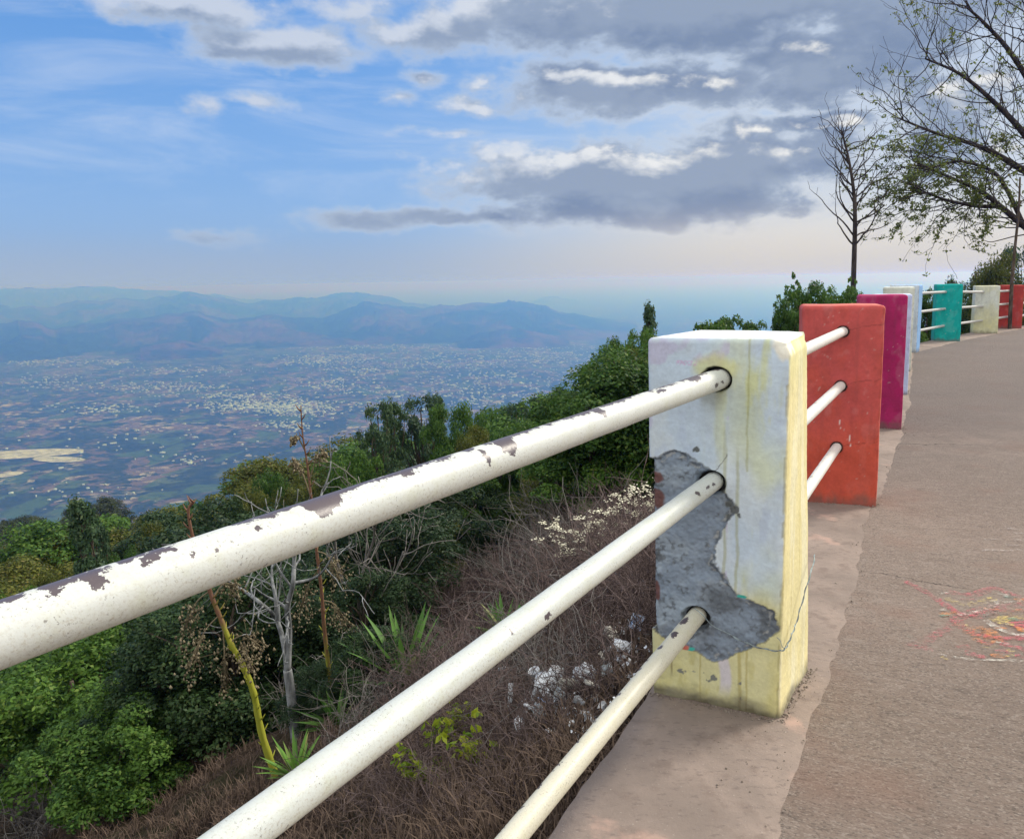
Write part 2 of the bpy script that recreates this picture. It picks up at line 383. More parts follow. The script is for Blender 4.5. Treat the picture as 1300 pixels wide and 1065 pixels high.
M['straw'] = mk_twig('dry_grass_blades', (.050, .035, .030), (.18, .13, .10))
M['husk'] = mk_twig('dry_husks', (.12, .095, .06), (.32, .27, .18))
M['flower'] = mk_twig('cream_flowers', (.50, .48, .36), (.85, .82, .66))
def mk_stalk():
    m, t = newmat('agave_stalk_skin'); v = t.attr('v').outputs['Fac']
    p = t.n('ShaderNodeTexCoord').outputs['Object']; n = t.noise(t.mapping(p, sc=(1, 1, .25)), 30, 4, .6)
    k = t.ss(t.m('ADD', v, t.m('MULTIPLY', t.m('SUBTRACT', n, .5), .35)), .40, .62)
    finish(t, t.mix(k, t.mix(n, (.20, .24, .02), (.42, .40, .05)), t.mix(n, (.08, .04, .028), (.26, .13, .08))), .6, bump=n, bs=.3, bd=.004); return m
M['stalk'] = mk_stalk()
def simple(name, c, rough=.6, bumpsc=None, c2=None, metal=0., spec=.3):
    m, t = newmat(name); p = t.n('ShaderNodeTexCoord').outputs['Object']; n = t.noise(p, bumpsc or 20, 5, .65)
    finish(t, t.mix(t.ss(n, .35, .65), c, c2 or tuple(q*.75 for q in c)), rough, bump=n, bs=.3, bd=.004, metal=metal, spec=spec); return m
M['plastic_w'] = simple('white_plastic', (.78, .80, .84), .4, 25, (.62, .66, .72))
M['plastic_b'] = simple('blue_plastic', (.20, .34, .62), .4, 25, (.55, .6, .7))
M['paper'] = simple('dirty_paper', (.66, .64, .58), .8, 18, (.42, .38, .33))
M['foil'] = simple('grey_foil', (.45, .5, .52), .35, 22, (.2, .22, .25))
M['wire'] = simple('galvanised_wire', (.34, .42, .44), .5, 40, (.16, .18, .2), metal=.4)
M['black'] = simple('black_plastic', (.015, .015, .018), .5)
M['stone'] = simple('grit', (.20, .16, .13), .95, 40, (.32, .27, .23))
M['whitebld'] = simple('whitewashed_walls', (.40, .52, .68), .8, .01, (.28, .33, .38))
M['lake'] = simple('pale_dry_bed', (.42, .45, .50), 1., .02, (.22, .23, .24), spec=0)
# ------------------------------------------------------------------ posts
def rrect(P, n_front, n_side, n_back, rad=.014):
    pass
def post_mesh(P, colf, ds, name, dispf=None, top_scale=None, rad=.012, dv=None):
    """rounded-rectangle loops bottom to top; face id and u coordinate kept for colouring"""
    L, D, H = P['L'], np.linalg.norm(P['br']-P['fr']), P['H']
    def side(a, b, n): return np.linspace(a, b, n, endpoint=False)
    pts = []; fid = []; nor = []
    segs = [((0, 0), (L, 0), (0, -1)), ((L, 0), (L, D), (1, 0)), ((L, D), (0, D), (0, 1)), ((0, D), (0, 0), (-1, 0))]
    for k, (a, b, n) in enumerate(segs):
        a = np.array(a, float); b = np.array(b, float); e = (b-a); ln = np.linalg.norm(e); e /= ln
        st = ds if k < 2 or (k == 3 and ds < .01) else max(ds, .02)
        m = max(3, int((ln-2*rad)/st))
        for q in np.linspace(rad, ln-rad, m): pts.append(a+e*q); fid.append(k); nor.append(n)
        c = b-e*rad-np.array(n)*rad
        n2 = np.array(segs[(k+1) % 4][2], float)
        for q in (.25, .5, .75):
            nn = np.array(n)*math.cos(q*PI/2)+n2*math.sin(q*PI/2); pts.append(c+nn*rad); fid.append(k if q < .6 else (k+1) % 4); nor.append(nn)
    pts = np.array(pts); nor = np.array(nor); fid = np.array(fid); N = len(pts)
    dv = dv or ds; nz = int(H/dv)
    zs = list(np.linspace(-.06, H-rad, nz)); ins = [0]*nz; zn = [0]*nz
    for q in (.33, .66, 1.): zs.append(H-rad+rad*math.sin(q*PI/2)); ins.append(rad*(1-math.cos(q*PI/2))); zn.append(q)
    nt = 8
    inner = [rad+.5*min(L, D)*.99*q/nt for q in range(1, nt+1)]
    V = []; FID = []; UU = []; ZZ = []; NN = []
    c0 = np.array([L/2, D/2])
    for i, z in enumerate(zs):
        p = pts-nor*ins[i]; V.append(np.column_stack([p, np.full(N, z)])); FID.append(fid if zn[i] < .9 else np.full(N, 4)); ZZ.append(np.full(N, z))
        NN.append(np.column_stack([nor*(1-zn[i]), np.full(N, float(zn[i]))]))
    for q in range(1, nt+1):
        f = 1-q/nt*.999
        p = c0+(pts-nor*rad-c0)*f; V.append(np.column_stack([p, np.full(N, H)])); FID.append(np.full(N, 4)); NN.append(np.column_stack([np.zeros((N, 2)), np.ones(N)]))
    V = np.vstack(V); FID = np.concatenate(FID); NN = np.vstack(NN)
    x, y, z = V.T.copy()
    if dispf is not None: V = V+NN*dispf(x, y, z, FID, L, D, H)[:, None]
    col = colf(x, y, z, FID, L, D, H)
    # shear to leaning corners
    if top_scale is not None: V[:, 0] += top_scale(x/L, y/D)*(V[:, 2]/H)
    w, n = P['w'], P['n']; o = P['fl']
    n = P['m']; X = np.column_stack([o[0]+V[:, 0]*w[0]+V[:, 1]*n[0], o[1]+V[:, 0]*w[1]+V[:, 1]*n[1], V[:, 2]])
    base = np.array([*pc(P), 0.])
    nl = len(zs)+nt
    i = np.arange(N); j = np.arange(nl-1); I, J = np.meshgrid(i, j, indexing='ij')
    Q = np.stack([J*N+I, J*N+(I+1) % N, (J+1)*N+(I+1) % N, (J+1)*N+I], -1).reshape(-1, 4)
    return mesh(name, X-base, Q, None, M['post'], True, attr=col), base
def uvpost(P, px, py):
    d = ray(px, py); n3 = np.array([P['n'][0], P['n'][1], 0]); o = np.array([*P['fl'], 0])
    t = ((o-EY)@n3)/(d@n3); X = EY+d*t; return (X[:2]-P['fl'])@P['w'], X[2]
patch_px = [(812, 560), (821, 566), (831, 580), (846, 582), (865, 576), (884, 583), (901, 598), (914, 606), (917, 612), (925, 628), (936, 640), (934, 652), (925, 662), (918, 679), (910, 696), (912, 715), (922, 733),
            (934, 750), (951, 760), (971, 766), (988, 777), (992, 800), (981, 807), (971, 817), (937, 824), (922, 836), (902, 841), (885, 831), (871, 826), (861, 819), (835, 800), (812, 815)]
patch = np.array([uvpost(near, *q) for q in patch_px])
def sdf(x, z, poly):
    d = np.full(x.shape, 1e9); ins = np.zeros(x.shape, bool)
    for a, b in zip(poly, np.roll(poly, -1, axis=0)):
        e = b-a; t = np.clip(((x-a[0])*e[0]+(z-a[1])*e[1])/(e@e), 0, 1)
        d = np.minimum(d, np.hypot(x-a[0]-t*e[0], z-a[1]-t*e[1]))
        c = ((a[1] > z) != (b[1] > z)) & (x < (b[0]-a[0])*(z-a[1])/(b[1]-a[1]+1e-12)+a[0]); ins ^= c
    return np.where(ins, d, -d)
holes_near = [uvpost(near, *q) for q in ((911, 482), (903, 613), (882, 785))]
def lay(c, m, k): return c*(1-m[:, None])+np.array(k)[None]*m[:, None]
def near_sdf(x, y, z, FID):
    wx = (fbm(x*18, z*18, y*9, 4, 3)-.5)*.045+(fbm(x*90, z*90, y*50, 3, 8)-.5)*.012; wz = (fbm(x*18, z*18, 5+y*9, 4, 4)-.5)*.045
    s = sdf(x+wx, z+wz, patch)
    s2 = sdf(np.full_like(x, .01)+wx, z+wz+y*.15, patch)
    return np.where(FID == 0, s, np.where(FID == 3, s2, -.1))
def near_disp(x, y, z, FID, L, D, H):
    s = near_sdf(x, y, z, FID); m = sm(s, 0, .006)
    r = (fbm(x*30, z*30, y*30, 5, 11)-.5); r2 = (fbm(x*120, z*120, y*120, 3, 12)-.5)
    d = (fbm(x*6, z*6, y*6, 3, 1)-.5)*.005+r2*.0012
    d = d+m*(-.004+r*.012*sm(s, .12, .0)+r*.007+r2*.0045)
    le = sm(x, .03, 0)*m; d = d-le*(.012+r*.03)
    ce = sm(np.hypot(x-L, (H-z)*1.), .05, .0)*(FID != 2); d = d-ce*.016
    d = d-(FID == 0)*sm(z, .03, 0.)*.006+sm(z, .04, 0.)*r*.02
    d = d+((FID == 0)*sm(x, L-.012, L)+(FID == 1)*sm(y, .012, 0))*(fbm(z*35, x*0, 0, 4, 5)-.62)*.018
    for (hu, hv) in holes_near:
        rr = np.hypot((x-hu-.006)*.88, z-hv); d = d-(FID == 0)*sm(rr, .039, .033)*.02
    return d
def near_col(x, y, z, FID, L, D, H):
    n = len(x); f1 = fbm(x*7, z*4, y*7, 5, 21); f2 = fbm(x*30, z*14, y*30, 4, 22); f3 = fbm(x*4, z*3.2, y*4, 4, 23)
    c = np.tile(np.array([[.56, .66, .77]]), (n, 1))
    c = lay(c, sm(f1, .42, .66)*.7, (.66, .72, .75)); c = lay(c, sm(f2, .55, .75)*.5, (.47, .55, .70))
    # dirty bluish top band, yellow-green stains on the right half
    c = lay(c, sm(z, H-.17, H-.02)*.45*sm(f1, .3, .7), (.40, .46, .56))
    st = sm(x/L, .34, .80)*sm(f3+.3*f1, .50, .74); c = lay(c, st*.7, (.60, .65, .42))
    st = sm(fbm(x*24, z*5, 0, 5, 31), .56, .74)*sm(x/L, .35, .7); c = lay(c, st*.65, (.62, .64, .26))
    streak = sm(fbm(x*70, z*2.6, 3, 5, 32), .58, .74)*sm(f3, .4, .6)*sm(x/L, .25, .5); c = lay(c, streak*.35, (.36, .38, .24))
    c = lay(c, sm(fbm(x*12, z*12, 8, 4, 77), .66, .75)*.5*(x < L*.6), (.52, .45, .66))
    for k, (sx, wd) in enumerate(((.575, .006), (.665, .006), (.73, .004))):
        m = sm(np.abs(x/L-sx+(f2-.5)*.03), wd*2.6, wd)*sm(z, .95-.1*k, .75)*.5; c = lay(c, m, (.36, .36, .14))
    for (hu, hv) in holes_near[:1]:
        r = np.hypot(x-hu-.01, (z-hv-.02)); c = lay(c, sm(r+(f2-.5)*.05, .075, .04)*.7, (.60, .58, .22))
        r = np.hypot((x-hu)*1.2, z-hv+.04); c = lay(c, sm(r+(f2-.5)*.05, .06, .02)*.5, (.30, .30, .22))
    # yellow lower part
    yl = sm(z+(f1-.5)*.08, .42, .34)
    cy = np.tile(np.array([[.64, .59, .27]]), (n, 1)); cy = lay(cy, sm(f1, .4, .65)*.6, (.68, .66, .42)); cy = lay(cy, sm(f2, .6, .75)*.5, (.50, .45, .17))
    for sx, wd in ((.70, .02), (.755, .012), (.40, .008)):
        cy = lay(cy, sm(np.abs(x/L-sx+(f2-.5)*.03), wd, wd*.3)*.6, (.42, .34, .10))
    cy = lay(cy, sm(np.abs(x/L-.55-.05*np.sin(z*16)), .055, .03)*sm(z, .03, .1)*.85, (.62, .58, .66))
    cy = lay(cy, sm(np.abs(x/L-.17), .012, .004)*sm(np.abs(z-.13), .06, .03)*.7, (.25, .2, .1))
    c = c*(1-yl[:, None])+cy*yl[:, None]
    # chipped dark marks low down
    ch = sm(fbm(x*32, z*40, 3, 4, 41), .60, .64)*sm(np.abs(z-.065-(1-x/L)*.05), .055, .02)*(x < L*.72); c = lay(c, ch*.9, (.16, .17, .18))
    # right side face: cream yellow
    cs = np.tile(np.array([[.74, .66, .36]]), (n, 1)); cs = lay(cs, sm(fbm(y*22, z*3, 4, 4, 51), .42, .6)*.7, (.78, .74, .53)); cs = lay(cs, sm(fbm(y*60, z*5, 9, 4, 52), .58, .72)*.4, (.56, .47, .18))
    cs = lay(cs, sm(z, H-.2, H-.02)*.35, (.62, .64, .30))
    m1 = (FID == 1).astype(float); c = c*(1-m1[:, None])+cs*m1[:, None]
    e = ((FID == 0)*sm(x, L-.010, L-.002)+(FID == 1)*sm(y, .006, .0))*sm(fbm(z*22, 0*x, 2, 4, 53), .44, .56); c = lay(c, e*.75, (.30, .27, .12))
    # top
    ct = np.tile(np.array([[.70, .73, .76]]), (n, 1)); ct = lay(ct, sm(f2, .5, .7)*.6, (.46, .48, .50)); m4 = (FID == 4).astype(float); c = c*(1-m4[:, None])+ct*m4[:, None]
    r = np.hypot(x-L+.01, (H-z)*.8)+(f2-.5)*.05; c = lay(c, sm(r, .045, .03)*.9*(y < .1), (.82, .78, .66))
    # cement patch
    s = near_sdf(x, y, z, FID); m = sm(s, -.0005, .0015)
    g = fbm(x*14, z*14, y*10, 5, 61); g2 = fbm(x*70, z*70, y*60, 4, 62)
    cp = np.tile(np.array([[.23, .28, .35]]), (n, 1)); cp = lay(cp, sm(g, .4, .62)*.8, (.32, .375, .44)); cp = lay(cp, sm(g2+.35*(g-.5), .60, .74)*.7, (.10, .11, .12))
    rim = sm(s+(g2-.5)*.03, .035, .004); low = sm(z, .42, .36)*sm(x/L, .35, .5)
    cp = lay(cp, np.maximum(rim*.7*sm(g2, .35, .55), low*.75*sm(g, .38, .56)), (.085, .095, .11))
    le = sm(x, .05, .01)*sm(g2, .4, .6); cp = lay(cp, le*.8, (.07, .07, .072))
    for (bx, by, rx, ry) in ((838, 606, 11, 9), (838, 634, 9, 12), (836, 752, 4, 12), (828, 690, 4, 8)):
        bu, bv = uvpost(near, bx, by); k = uvpost(near, bx+rx, by)[0]-bu; kz = bv-uvpost(near, bx, by+ry)[1]
        r = np.hypot((x-bu)/k, (z-bv)/kz)+(g-.5)*1.6; cp = lay(cp, sm(r, 1.1, .8)*(FID == 0), (.15, .075, .07))
    cp = lay(cp, sm(np.abs(s-.014-(g-.5)*.02), .006, .002)*sm(g2, .45, .6)*.5, (.5, .5, .48))
    mm = m[:, None]; c = c*(1-mm)+cp*mm
    c = lay(c, sm(np.abs(s+.001), .0030, .0008)*(s < .002)*.6, (.10, .10, .09))
    # flecks of teal paint at the patch edge
    for (bx, by) in ((942, 757), (877, 824)):
        bu, bv = uvpost(near, bx, by); r = np.hypot((x-bu)/.014, (z-bv)/.005)+(g2-.5)*.8; c = lay(c, sm(r, 1.1, .8)*(FID == 0), (.05, .38, .32))
    bu, bv = uvpost(near, 871, 822); c = lay(c, sm(np.hypot((x-bu)/.010, (z-bv)/.006)+(g2-.5), 1.1, .8)*(FID == 0), (.5, .14, .1))
    # worn pink crayon rub
    bu, bv = uvpost(near, 879, 461); r = np.maximum(np.abs(x-bu)/.030, np.abs(z-bv)/.007); c = lay(c, sm(r, 1.1, .8)*sm(fbm(x*220, z*160, 1, 2, 66), .45, .6)*.5, (.62, .28, .55))
    # crumbled lumps beside patch
    for (bx, by, rr) in ((889, 571, .008), (934, 648, .014), (928, 640, .012), (926, 655, .012), (940, 655, .008), (916, 620, .012)):
        bu, bv = uvpost(near, bx, by); r = np.hypot(x-bu, z-bv)/rr+(g2-.5)*2; c = lay(c, sm(r, 1.1, .85)*(FID == 0), (.13, .14, .14))
    # pipe holes
    for k, (hu, hv) in enumerate(holes_near):
        r = np.hypot((x-hu-.006)*.88, z-hv-.001)+(g2-.5)*.008; c = lay(c, sm(r, .040 if k == 0 else .0345, .034 if k == 0 else .031)*(FID == 0), (.012, .012, .012))
    # hairline cracks
    for (a, b) in (((927, 577), (907, 604)),):
        A = np.array(uvpost(near, *a)); B = np.array(uvpost(near, *b)); e = B-A; t = np.clip(((x-A[0])*e[0]+(z-A[1])*e[1])/(e@e), 0, 1)
        r = np.hypot(x-A[0]-t*e[0]+(g2-.5)*.008, z-A[1]-t*e[1]); c = lay(c, sm(r, .002, .0008)*(FID == 0)*.8, (.1, .1, .1))
    # darker brown towards the base, ragged upper edge
    c = lay(c, sm(z+(g-.5)*.09, .06, .005)*.75, (.11, .095, .085))
    return np.clip(c, 0, 1)
me, b = post_mesh(near, near_col, .0028, 'concrete_post', near_disp, top_scale=lambda u, v: -.025*(1-u)*(1-v)+0*u-.04*u*v, rad=.016)
root = link('concrete_post', me, loc=b)
tag(root, 'nearest post, pale blue and yellow with broken plaster and a grey cement patch', 'post', 'painted concrete posts along the path')
def plain_col(cf, cs, ct, wear, seed, low=None, extra=None, holes=()):
    def f(x, y, z, FID, L, D, H):
        n = len(x); f1 = fbm(x*6+seed, z*4, y*6, 5, seed); f2 = fbm(x*25, z*18, y*25, 4, seed+1)
        c = np.tile(np.array([cf], float), (n, 1))
        f3 = fbm(x*14+seed, z*9, y*14, 5, seed+9)
        c = lay(c, sm(f1, .45, .7)*.55, tuple(np.array(wear))); c = lay(c, sm(f3, .52, .68)*.35, tuple(np.array(cf)*.72+.01)); c = lay(c, sm(f3, .42, .3)*.30, tuple(np.array(cf)*.8+.13))
        c = lay(c, sm(fbm(x*34, z*2.2, y*34, 4, seed+12), .6, .74)*.35, tuple(np.array(cf)*.6+.02))
        if low: c = lay(c, sm(z+(f1-.5)*.5, .62, .25)*.6, low)
        s = np.tile(np.array([cs], float), (n, 1)); s = lay(s, sm(f1, .4, .7)*.4, tuple(np.array(cs)*.8)); m = (FID == 1).astype(float)[:, None]; c = c*(1-m)+s*m
        tt = np.tile(np.array([ct], float), (n, 1)); m = (FID == 4).astype(float)[:, None]; c = c*(1-m)+tt*m
        c = lay(c, sm(f2, .62, .8)*.35, tuple(np.array(cf)*.6))
        c = lay(c, sm(fbm(x*50, z*50, y*50, 3, seed+4), .80, .86)*.4, (.5, .45, .42))
        e = ((FID == 0)*sm(x, L-.018, L-.004)+(FID == 1)*sm(y, .006, 0)+(FID == 0)*sm(x, .010, .0)*.5)*sm(fbm(z*25, y*9, seed, 3, seed+2), .45, .6); c = lay(c, e*.5, tuple(np.array(wear)*.45))
        for hu, hv in holes:
            r = np.hypot(x-hu, z-hv)+(f2-.5)*.008; c = lay(c, sm(r, .037, .033)*(FID == 0), (.02, .015, .015))
            cr = sm(np.abs(z-hv-(x-hu)*.22+(f2-.5)*.035), .004, .0012)*(x > hu)*(FID == 0); c = lay(c, cr*.4, (.08, .02, .02))
        if extra is not None: c = extra(c, x, y, z, FID, f1, f2)
        c = lay(c, sm(z+(f2-.5)*.12, .09, .004)*.65, (.13, .10, .085)); c = lay(c, ((FID == 0)*sm(x, .05, .0)+(FID == 4)*.5)*sm(f3, .45, .6)*.35, tuple(np.array(cf)*.4+.02))
        return np.clip(c, 0, 1)
    return f
def small_disp(x, y, z, FID, L, D, H): return (fbm(x*7, z*7, y*7, 4, 71)-.5)*.009+((FID == 0)*sm(x, L-.012, L)+(FID == 1)*sm(y, .012, 0))*(fbm(z*22, x*0, 0, 4, 5)-.6)*.012
def scratches(c, x, y, z, FID, f1, f2):
    for (u, v, l) in ((.22, .47, .05), (.275, .38, .07)):
        c = lay(c, sm(np.abs(x-u+(z-v)*.12), .003, .001)*(np.abs(z-v) < l/2)*(FID == 0), (.7, .6, .58))
    return c
rail_px_red = [(1070, 421), (1067, 490), (1062, 568)]
holes_red = [uvpost(posts[1], *q) for q in rail_px_red]
specs = [
 ((.52, .088, .082), (.64, .16, .11), (.56, .15, .12), (.54, .085, .05), 100, (.56, .085, .035), scratches, holes_red, 'second post from the camera, coral red with white scratches', .006),
 ((.36, .014, .105), (.42, .02, .12), (.42, .03, .14), (.39, .018, .115), 110, None, None, (), 'deep magenta post right behind the coral red post', .008),
 ((.50, .56, .80), (.52, .58, .80), (.6, .64, .8), (.56, .6, .74), 120, None, None, (), 'pale lilac post showing as a strip beside the magenta post', .012),
 ((.66, .68, .62), (.58, .60, .50), (.66, .68, .66), (.6, .62, .5), 130, None, None, (), 'off-white post between the lilac and the light blue posts', .015),
 ((.62, .70, .78), (.22, .40, .68), (.25, .42, .72), (.5, .6, .72), 140, None, None, (), 'light blue post with a paler front at the bend of the path', .015),
 ((.003, .36, .34), (.003, .20, .20), (.01, .4, .38), (.01, .42, .38), 150, None, None, (), 'turquoise post standing between light blue and cream posts', .015),
 ((.64, .66, .60), (.50, .50, .13), (.62, .62, .40), (.62, .60, .34), 160, (.60, .56, .26), None, (), 'cream post with a yellow side next to the turquoise one', .015),
 ((.42, .05, .045), (.52, .10, .05), (.5, .1, .08), (.5, .07, .05), 170, None, None, (), 'farthest red post at the right edge behind a thin stem', .02)]
for P, s in zip(posts[1:9], specs):
    me, b = post_mesh(P, plain_col(s[0], s[1], s[2], s[3], s[4], s[5], s[6], s[7]), s[9], 'concrete_post', small_disp, rad=.021)
    o = link('concrete_post', me, loc=b); tag(o, s[8], 'post', 'painted concrete posts along the path')
# ------------------------------------------------------------------ rails
def rail(A, B, rad, mat, label, nlen=None, nang=28, sag=0., off=.8, group='white pipe rails between the posts', dent=True):
    A = np.array(A, float); B = np.array(B, float); L = np.linalg.norm(B-A); n = nlen or max(6, int(L/.02))
    t = (B-A)/L; side = np.cross(t, [0, 0, 1]); side /= np.linalg.norm(side); up = np.cross(side, t)
    s = np.linspace(0, L, n); th = np.linspace(-PI, PI, nang+1)
    S, T = np.meshgrid(s, th, indexing='ij')
    r = rad+((fbm(S*9, np.cos(T)*.8, np.sin(T)*.8, 3, int(rad*1e4))-.5)*.0022 if dent else 0)
    base = (A+B)/2
    P = A[None, None]+t*S[..., None]+side*(np.sin(T)*r)[..., None]+up*(np.cos(T)*r)[..., None]
    P[..., 2] -= sag*4*(S/L)*(1-S/L)
    Q = grid_faces(n, nang+1)
    V = P.reshape(-1, 3)-base; k = len(V); V = np.vstack([V, (A-base), (B-base)])
    tr = []
    for q in range(nang): tr.append((k, q+1, q)); tr.append((k+1, (n-1)*(nang+1)+q, (n-1)*(nang+1)+q+1))
    uv = np.column_stack([S.ravel(), T.ravel()-off]); uv = np.vstack([uv, [0, 0], [L, 0]])
    o = link('pipe_rail', mesh('pipe_rail', V, Q, tr, mat, True, uv=uv), loc=base)
    return tag(o, label, 'rail', group)
hp = [EY+ray(*q)*(1) for q in ()]
def on_front(P, px, py):
    u, v = uvpost(P, px, py); q = P['fl']+P['w']*u; return np.array([q[0], q[1], v])
ends = [on_front(near, 911, 482), on_front(near, 903, 613), on_front(near, 882, 785)]
d0 = ray(0, 805); starts = [EY+d0*.70, EY+ray(440, 960)*1.07, EY+ray(724, 975)*1.76]
exits = [(1027, 441), (1027, 516), (1027, 603)]
radn = [.0305, .0275, .0262]
lab0 = ['top rail in the foreground, white pipe with dark patches of lost paint', 'middle foreground rail, white speckled pipe running into the cement patch', 'lowest foreground rail, short yellowish white pipe at bottom centre']
LR = []
for k in range(3):
    A, B = starts[k], ends[k]; t = (B-A)/np.linalg.norm(B-A)
    A2 = A-t*(1.1 if k == 0 else 1.5 if k == 1 else 1.9); B2 = B+t*.14
    LR.append((A2, B2, A, B, t))
def chip(k, px, py, wpx, ta, tw):
    # s coordinate of a mark seen at (px,py) on rail k; ta angle, half widths in px and radians
    A2, B2, A, B, t = LR[k]; d = ray(px, py); d = d/np.linalg.norm(d)
    w0 = A2-EY; b = t@d; s = ((b*(d@w0))-(t@w0))/(1-b*b)
    P = A2+t*s; Z = (P-EY)@F_; vis = math.sqrt(max(.05, 1-b*b))
    return (s, ta, wpx/FPX*Z/vis, tw)
# view-facing angles: -1.2 is the upper outer outline, 0.3 the centre of what is seen
ch0 = [chip(0, 108, 745, 10, -.45, .42), chip(0, 182, 712, 12, -.6, .30), chip(0, 205, 703, 9, -.75, .2), chip(0, 402, 650, 30, -.85, .8), chip(0, 372, 655, 46, -1.15, .45), chip(0, 430, 636, 30, -1.0, .35), chip(0, 170, 716, 6, -.35, .1), chip(0, 225, 700, 3, -.2, .12), chip(0, 252, 692, 2.5, .0, .12), chip(0, 655, 560, 30, -1.1, .3), chip(0, 785, 512, 20, -1.05, .3), chip(0, 520, 604, 30, -1.1, .25), chip(0, 396, 656, 14, -.35, .6), chip(0, 448, 634, 18, -.8, .18),
       chip(0, 508, 610, 12, -.62, .28), chip(0, 632, 574, 11, -.5, .95), chip(0, 634, 570, 13, -1.0, .5), chip(0, 603, 590, 3.5, -.05, .5), chip(0, 752, 530, 5, -.5, .6), chip(0, 742, 524, 14, -.95, .3),
       chip(0, 314, 682, 6, -.25, .12), chip(0, 875, 488, 8, -.6, .4), chip(0, 60, 760, 6, -.5, .15), chip(0, 480, 620, 14, -.9, .2), chip(0, 720, 532, 24, -1.05, .3), chip(0, 560, 590, 14, -1.0, .2),
       chip(0, 900, 495, 2.2, .75, .2), chip(0, 907, 492, 2.2, .65, .2), chip(0, 830, 502, 6, -.5, .25)]
ch1 = [chip(1, 688, 792, 6, .9, .3), chip(1, 638, 810, 2, .2, .2), chip(1, 888, 622, 3, 0.4, .2), chip(1, 893, 616, 2.5, .6, .2), chip(1, 876, 632, 2.5, .3, .2)]
ch2 = [chip(2, 868, 795, 6, -.5, .4), chip(2, 855, 815, 5, -.3, .4), chip(2, 846, 835, 3, -.6, .3)]
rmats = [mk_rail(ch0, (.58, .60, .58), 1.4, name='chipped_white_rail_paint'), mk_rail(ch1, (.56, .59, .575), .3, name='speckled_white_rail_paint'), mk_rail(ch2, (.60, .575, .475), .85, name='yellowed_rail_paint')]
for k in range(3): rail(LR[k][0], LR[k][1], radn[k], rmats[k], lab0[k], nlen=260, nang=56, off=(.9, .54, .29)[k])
# second span: near post to the coral red post, then on along the bend
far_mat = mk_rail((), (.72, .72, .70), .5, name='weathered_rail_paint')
zs3 = [.965, .63, .29]
lv = ['top', 'middle', 'bottom']
red_in = [on_front(posts[1], *q) for q in rail_px_red]
d2 = (posts[1]['n']); near_out = []
for k in range(3):
    B = red_in[k]; A = np.array([.74, 2.44, (.985, .655, .275)[k]])
    t = (B-A)/np.linalg.norm(B-A); rail(A-t*.02, B+t*.12, .026, far_mat, f'{lv[k]} pipe rail crossing from the nearest post to the coral red post', nang=24)
names = ['coral red', 'magenta', 'lilac', 'off-white', 'light blue', 'turquoise', 'cream', 'far red']
grey_mat = mk_rail((), (.46, .46, .47), .5, name='grey_rail_paint')
for i in range(1, 8):
    a, b = pc(posts[i]), pc(posts[i+1]); e = (b-a)/np.linalg.norm(b-a)
    for k in range(3):
        za = zs3[k]*posts[i]['H']/1.14+.02; zb = zs3[k]*posts[i+1]['H']/1.14+.02
        o = rail((*a, za), (*b, zb), .025, grey_mat, f'{lv[k]} pipe rail between the {names[i-1]} and the {names[i]} posts' , nang=14, dent=False)
a = pc(posts[8]); b = pc(posts[9])
for k in range(3): rail((*a, zs3[k]*.87+.02), (*b, zs3[k]*.87+.02), .025, grey_mat, f'{lv[k]} pipe rail leaving the frame past the far red post', nang=14, dent=False)
# thin wire twisted round the nearest post
w = MB()
def pf(px, py, off): q = on_front(near, px, py); q[:2] -= near['n']*off; return q
frc = near['fr']; side = near['m']
def ps(v, z, off): q = frc+side*v+near['w']*off; return np.array([q[0], q[1], z])
z2 = on_front(near, 995, 822)[2]
P = [pf(882, 771, .006), pf(893, 778, .012), pf(905, 792, .010), pf(925, 803, .006), pf(950, 815, .010), pf(975, 822, .012), pf(992, 823, .014), ps(-.004, z2, .012), ps(.03, z2-.0, .012), ps(.06, z2+.02, .015), ps(.10, z2+.03, .014), ps(.16, z2+.06, .012), ps(.22, z2+.11, .014), ps(.30, z2+.15, .012), ps(.36, z2+.17, .004)]
def smooth(P, n=6):
    P = np.array(P); t = np.linspace(0, len(P)-1, (len(P)-1)*n+1); o = []
    for q in t:
        i = min(int(q), len(P)-2); f = q-i; p0 = P[max(i-1, 0)]; p1 = P[i]; p2 = P[i+1]; p3 = P[min(i+2, len(P)-1)]
        o.append(.5*((2*p1)+(-p0+p2)*f+(2*p0-5*p1+4*p2-p3)*f*f+(-p0+3*p1-3*p2+p3)*f**3))
    return np.array(o)
P = smooth(P); w.tube(P, .0013, 5); P2 = P.copy(); ph = np.arange(len(P))*1.1; P2[:, 2] += np.sin(ph)*.003; P2[:, 0] += np.cos(ph)*.003; w.tube(P2[20:], .0012, 5)
k = P[42]; w.tube(smooth([k, k+[-.012, -.01, .012], k+[-.018, -.012, .03], k+[-.028, -.01, .04]]), .001, 4); w.tube(smooth([k, k+[.0, -.012, .02], k+[.008, -.016, .035]]), .001, 4)
c = P[0]; wo = w.me('binding_wire', M['wire'])
o = link('binding_wire', wo); tag(o, 'loose twisted wire looped round the foot of the nearest post', 'wire')
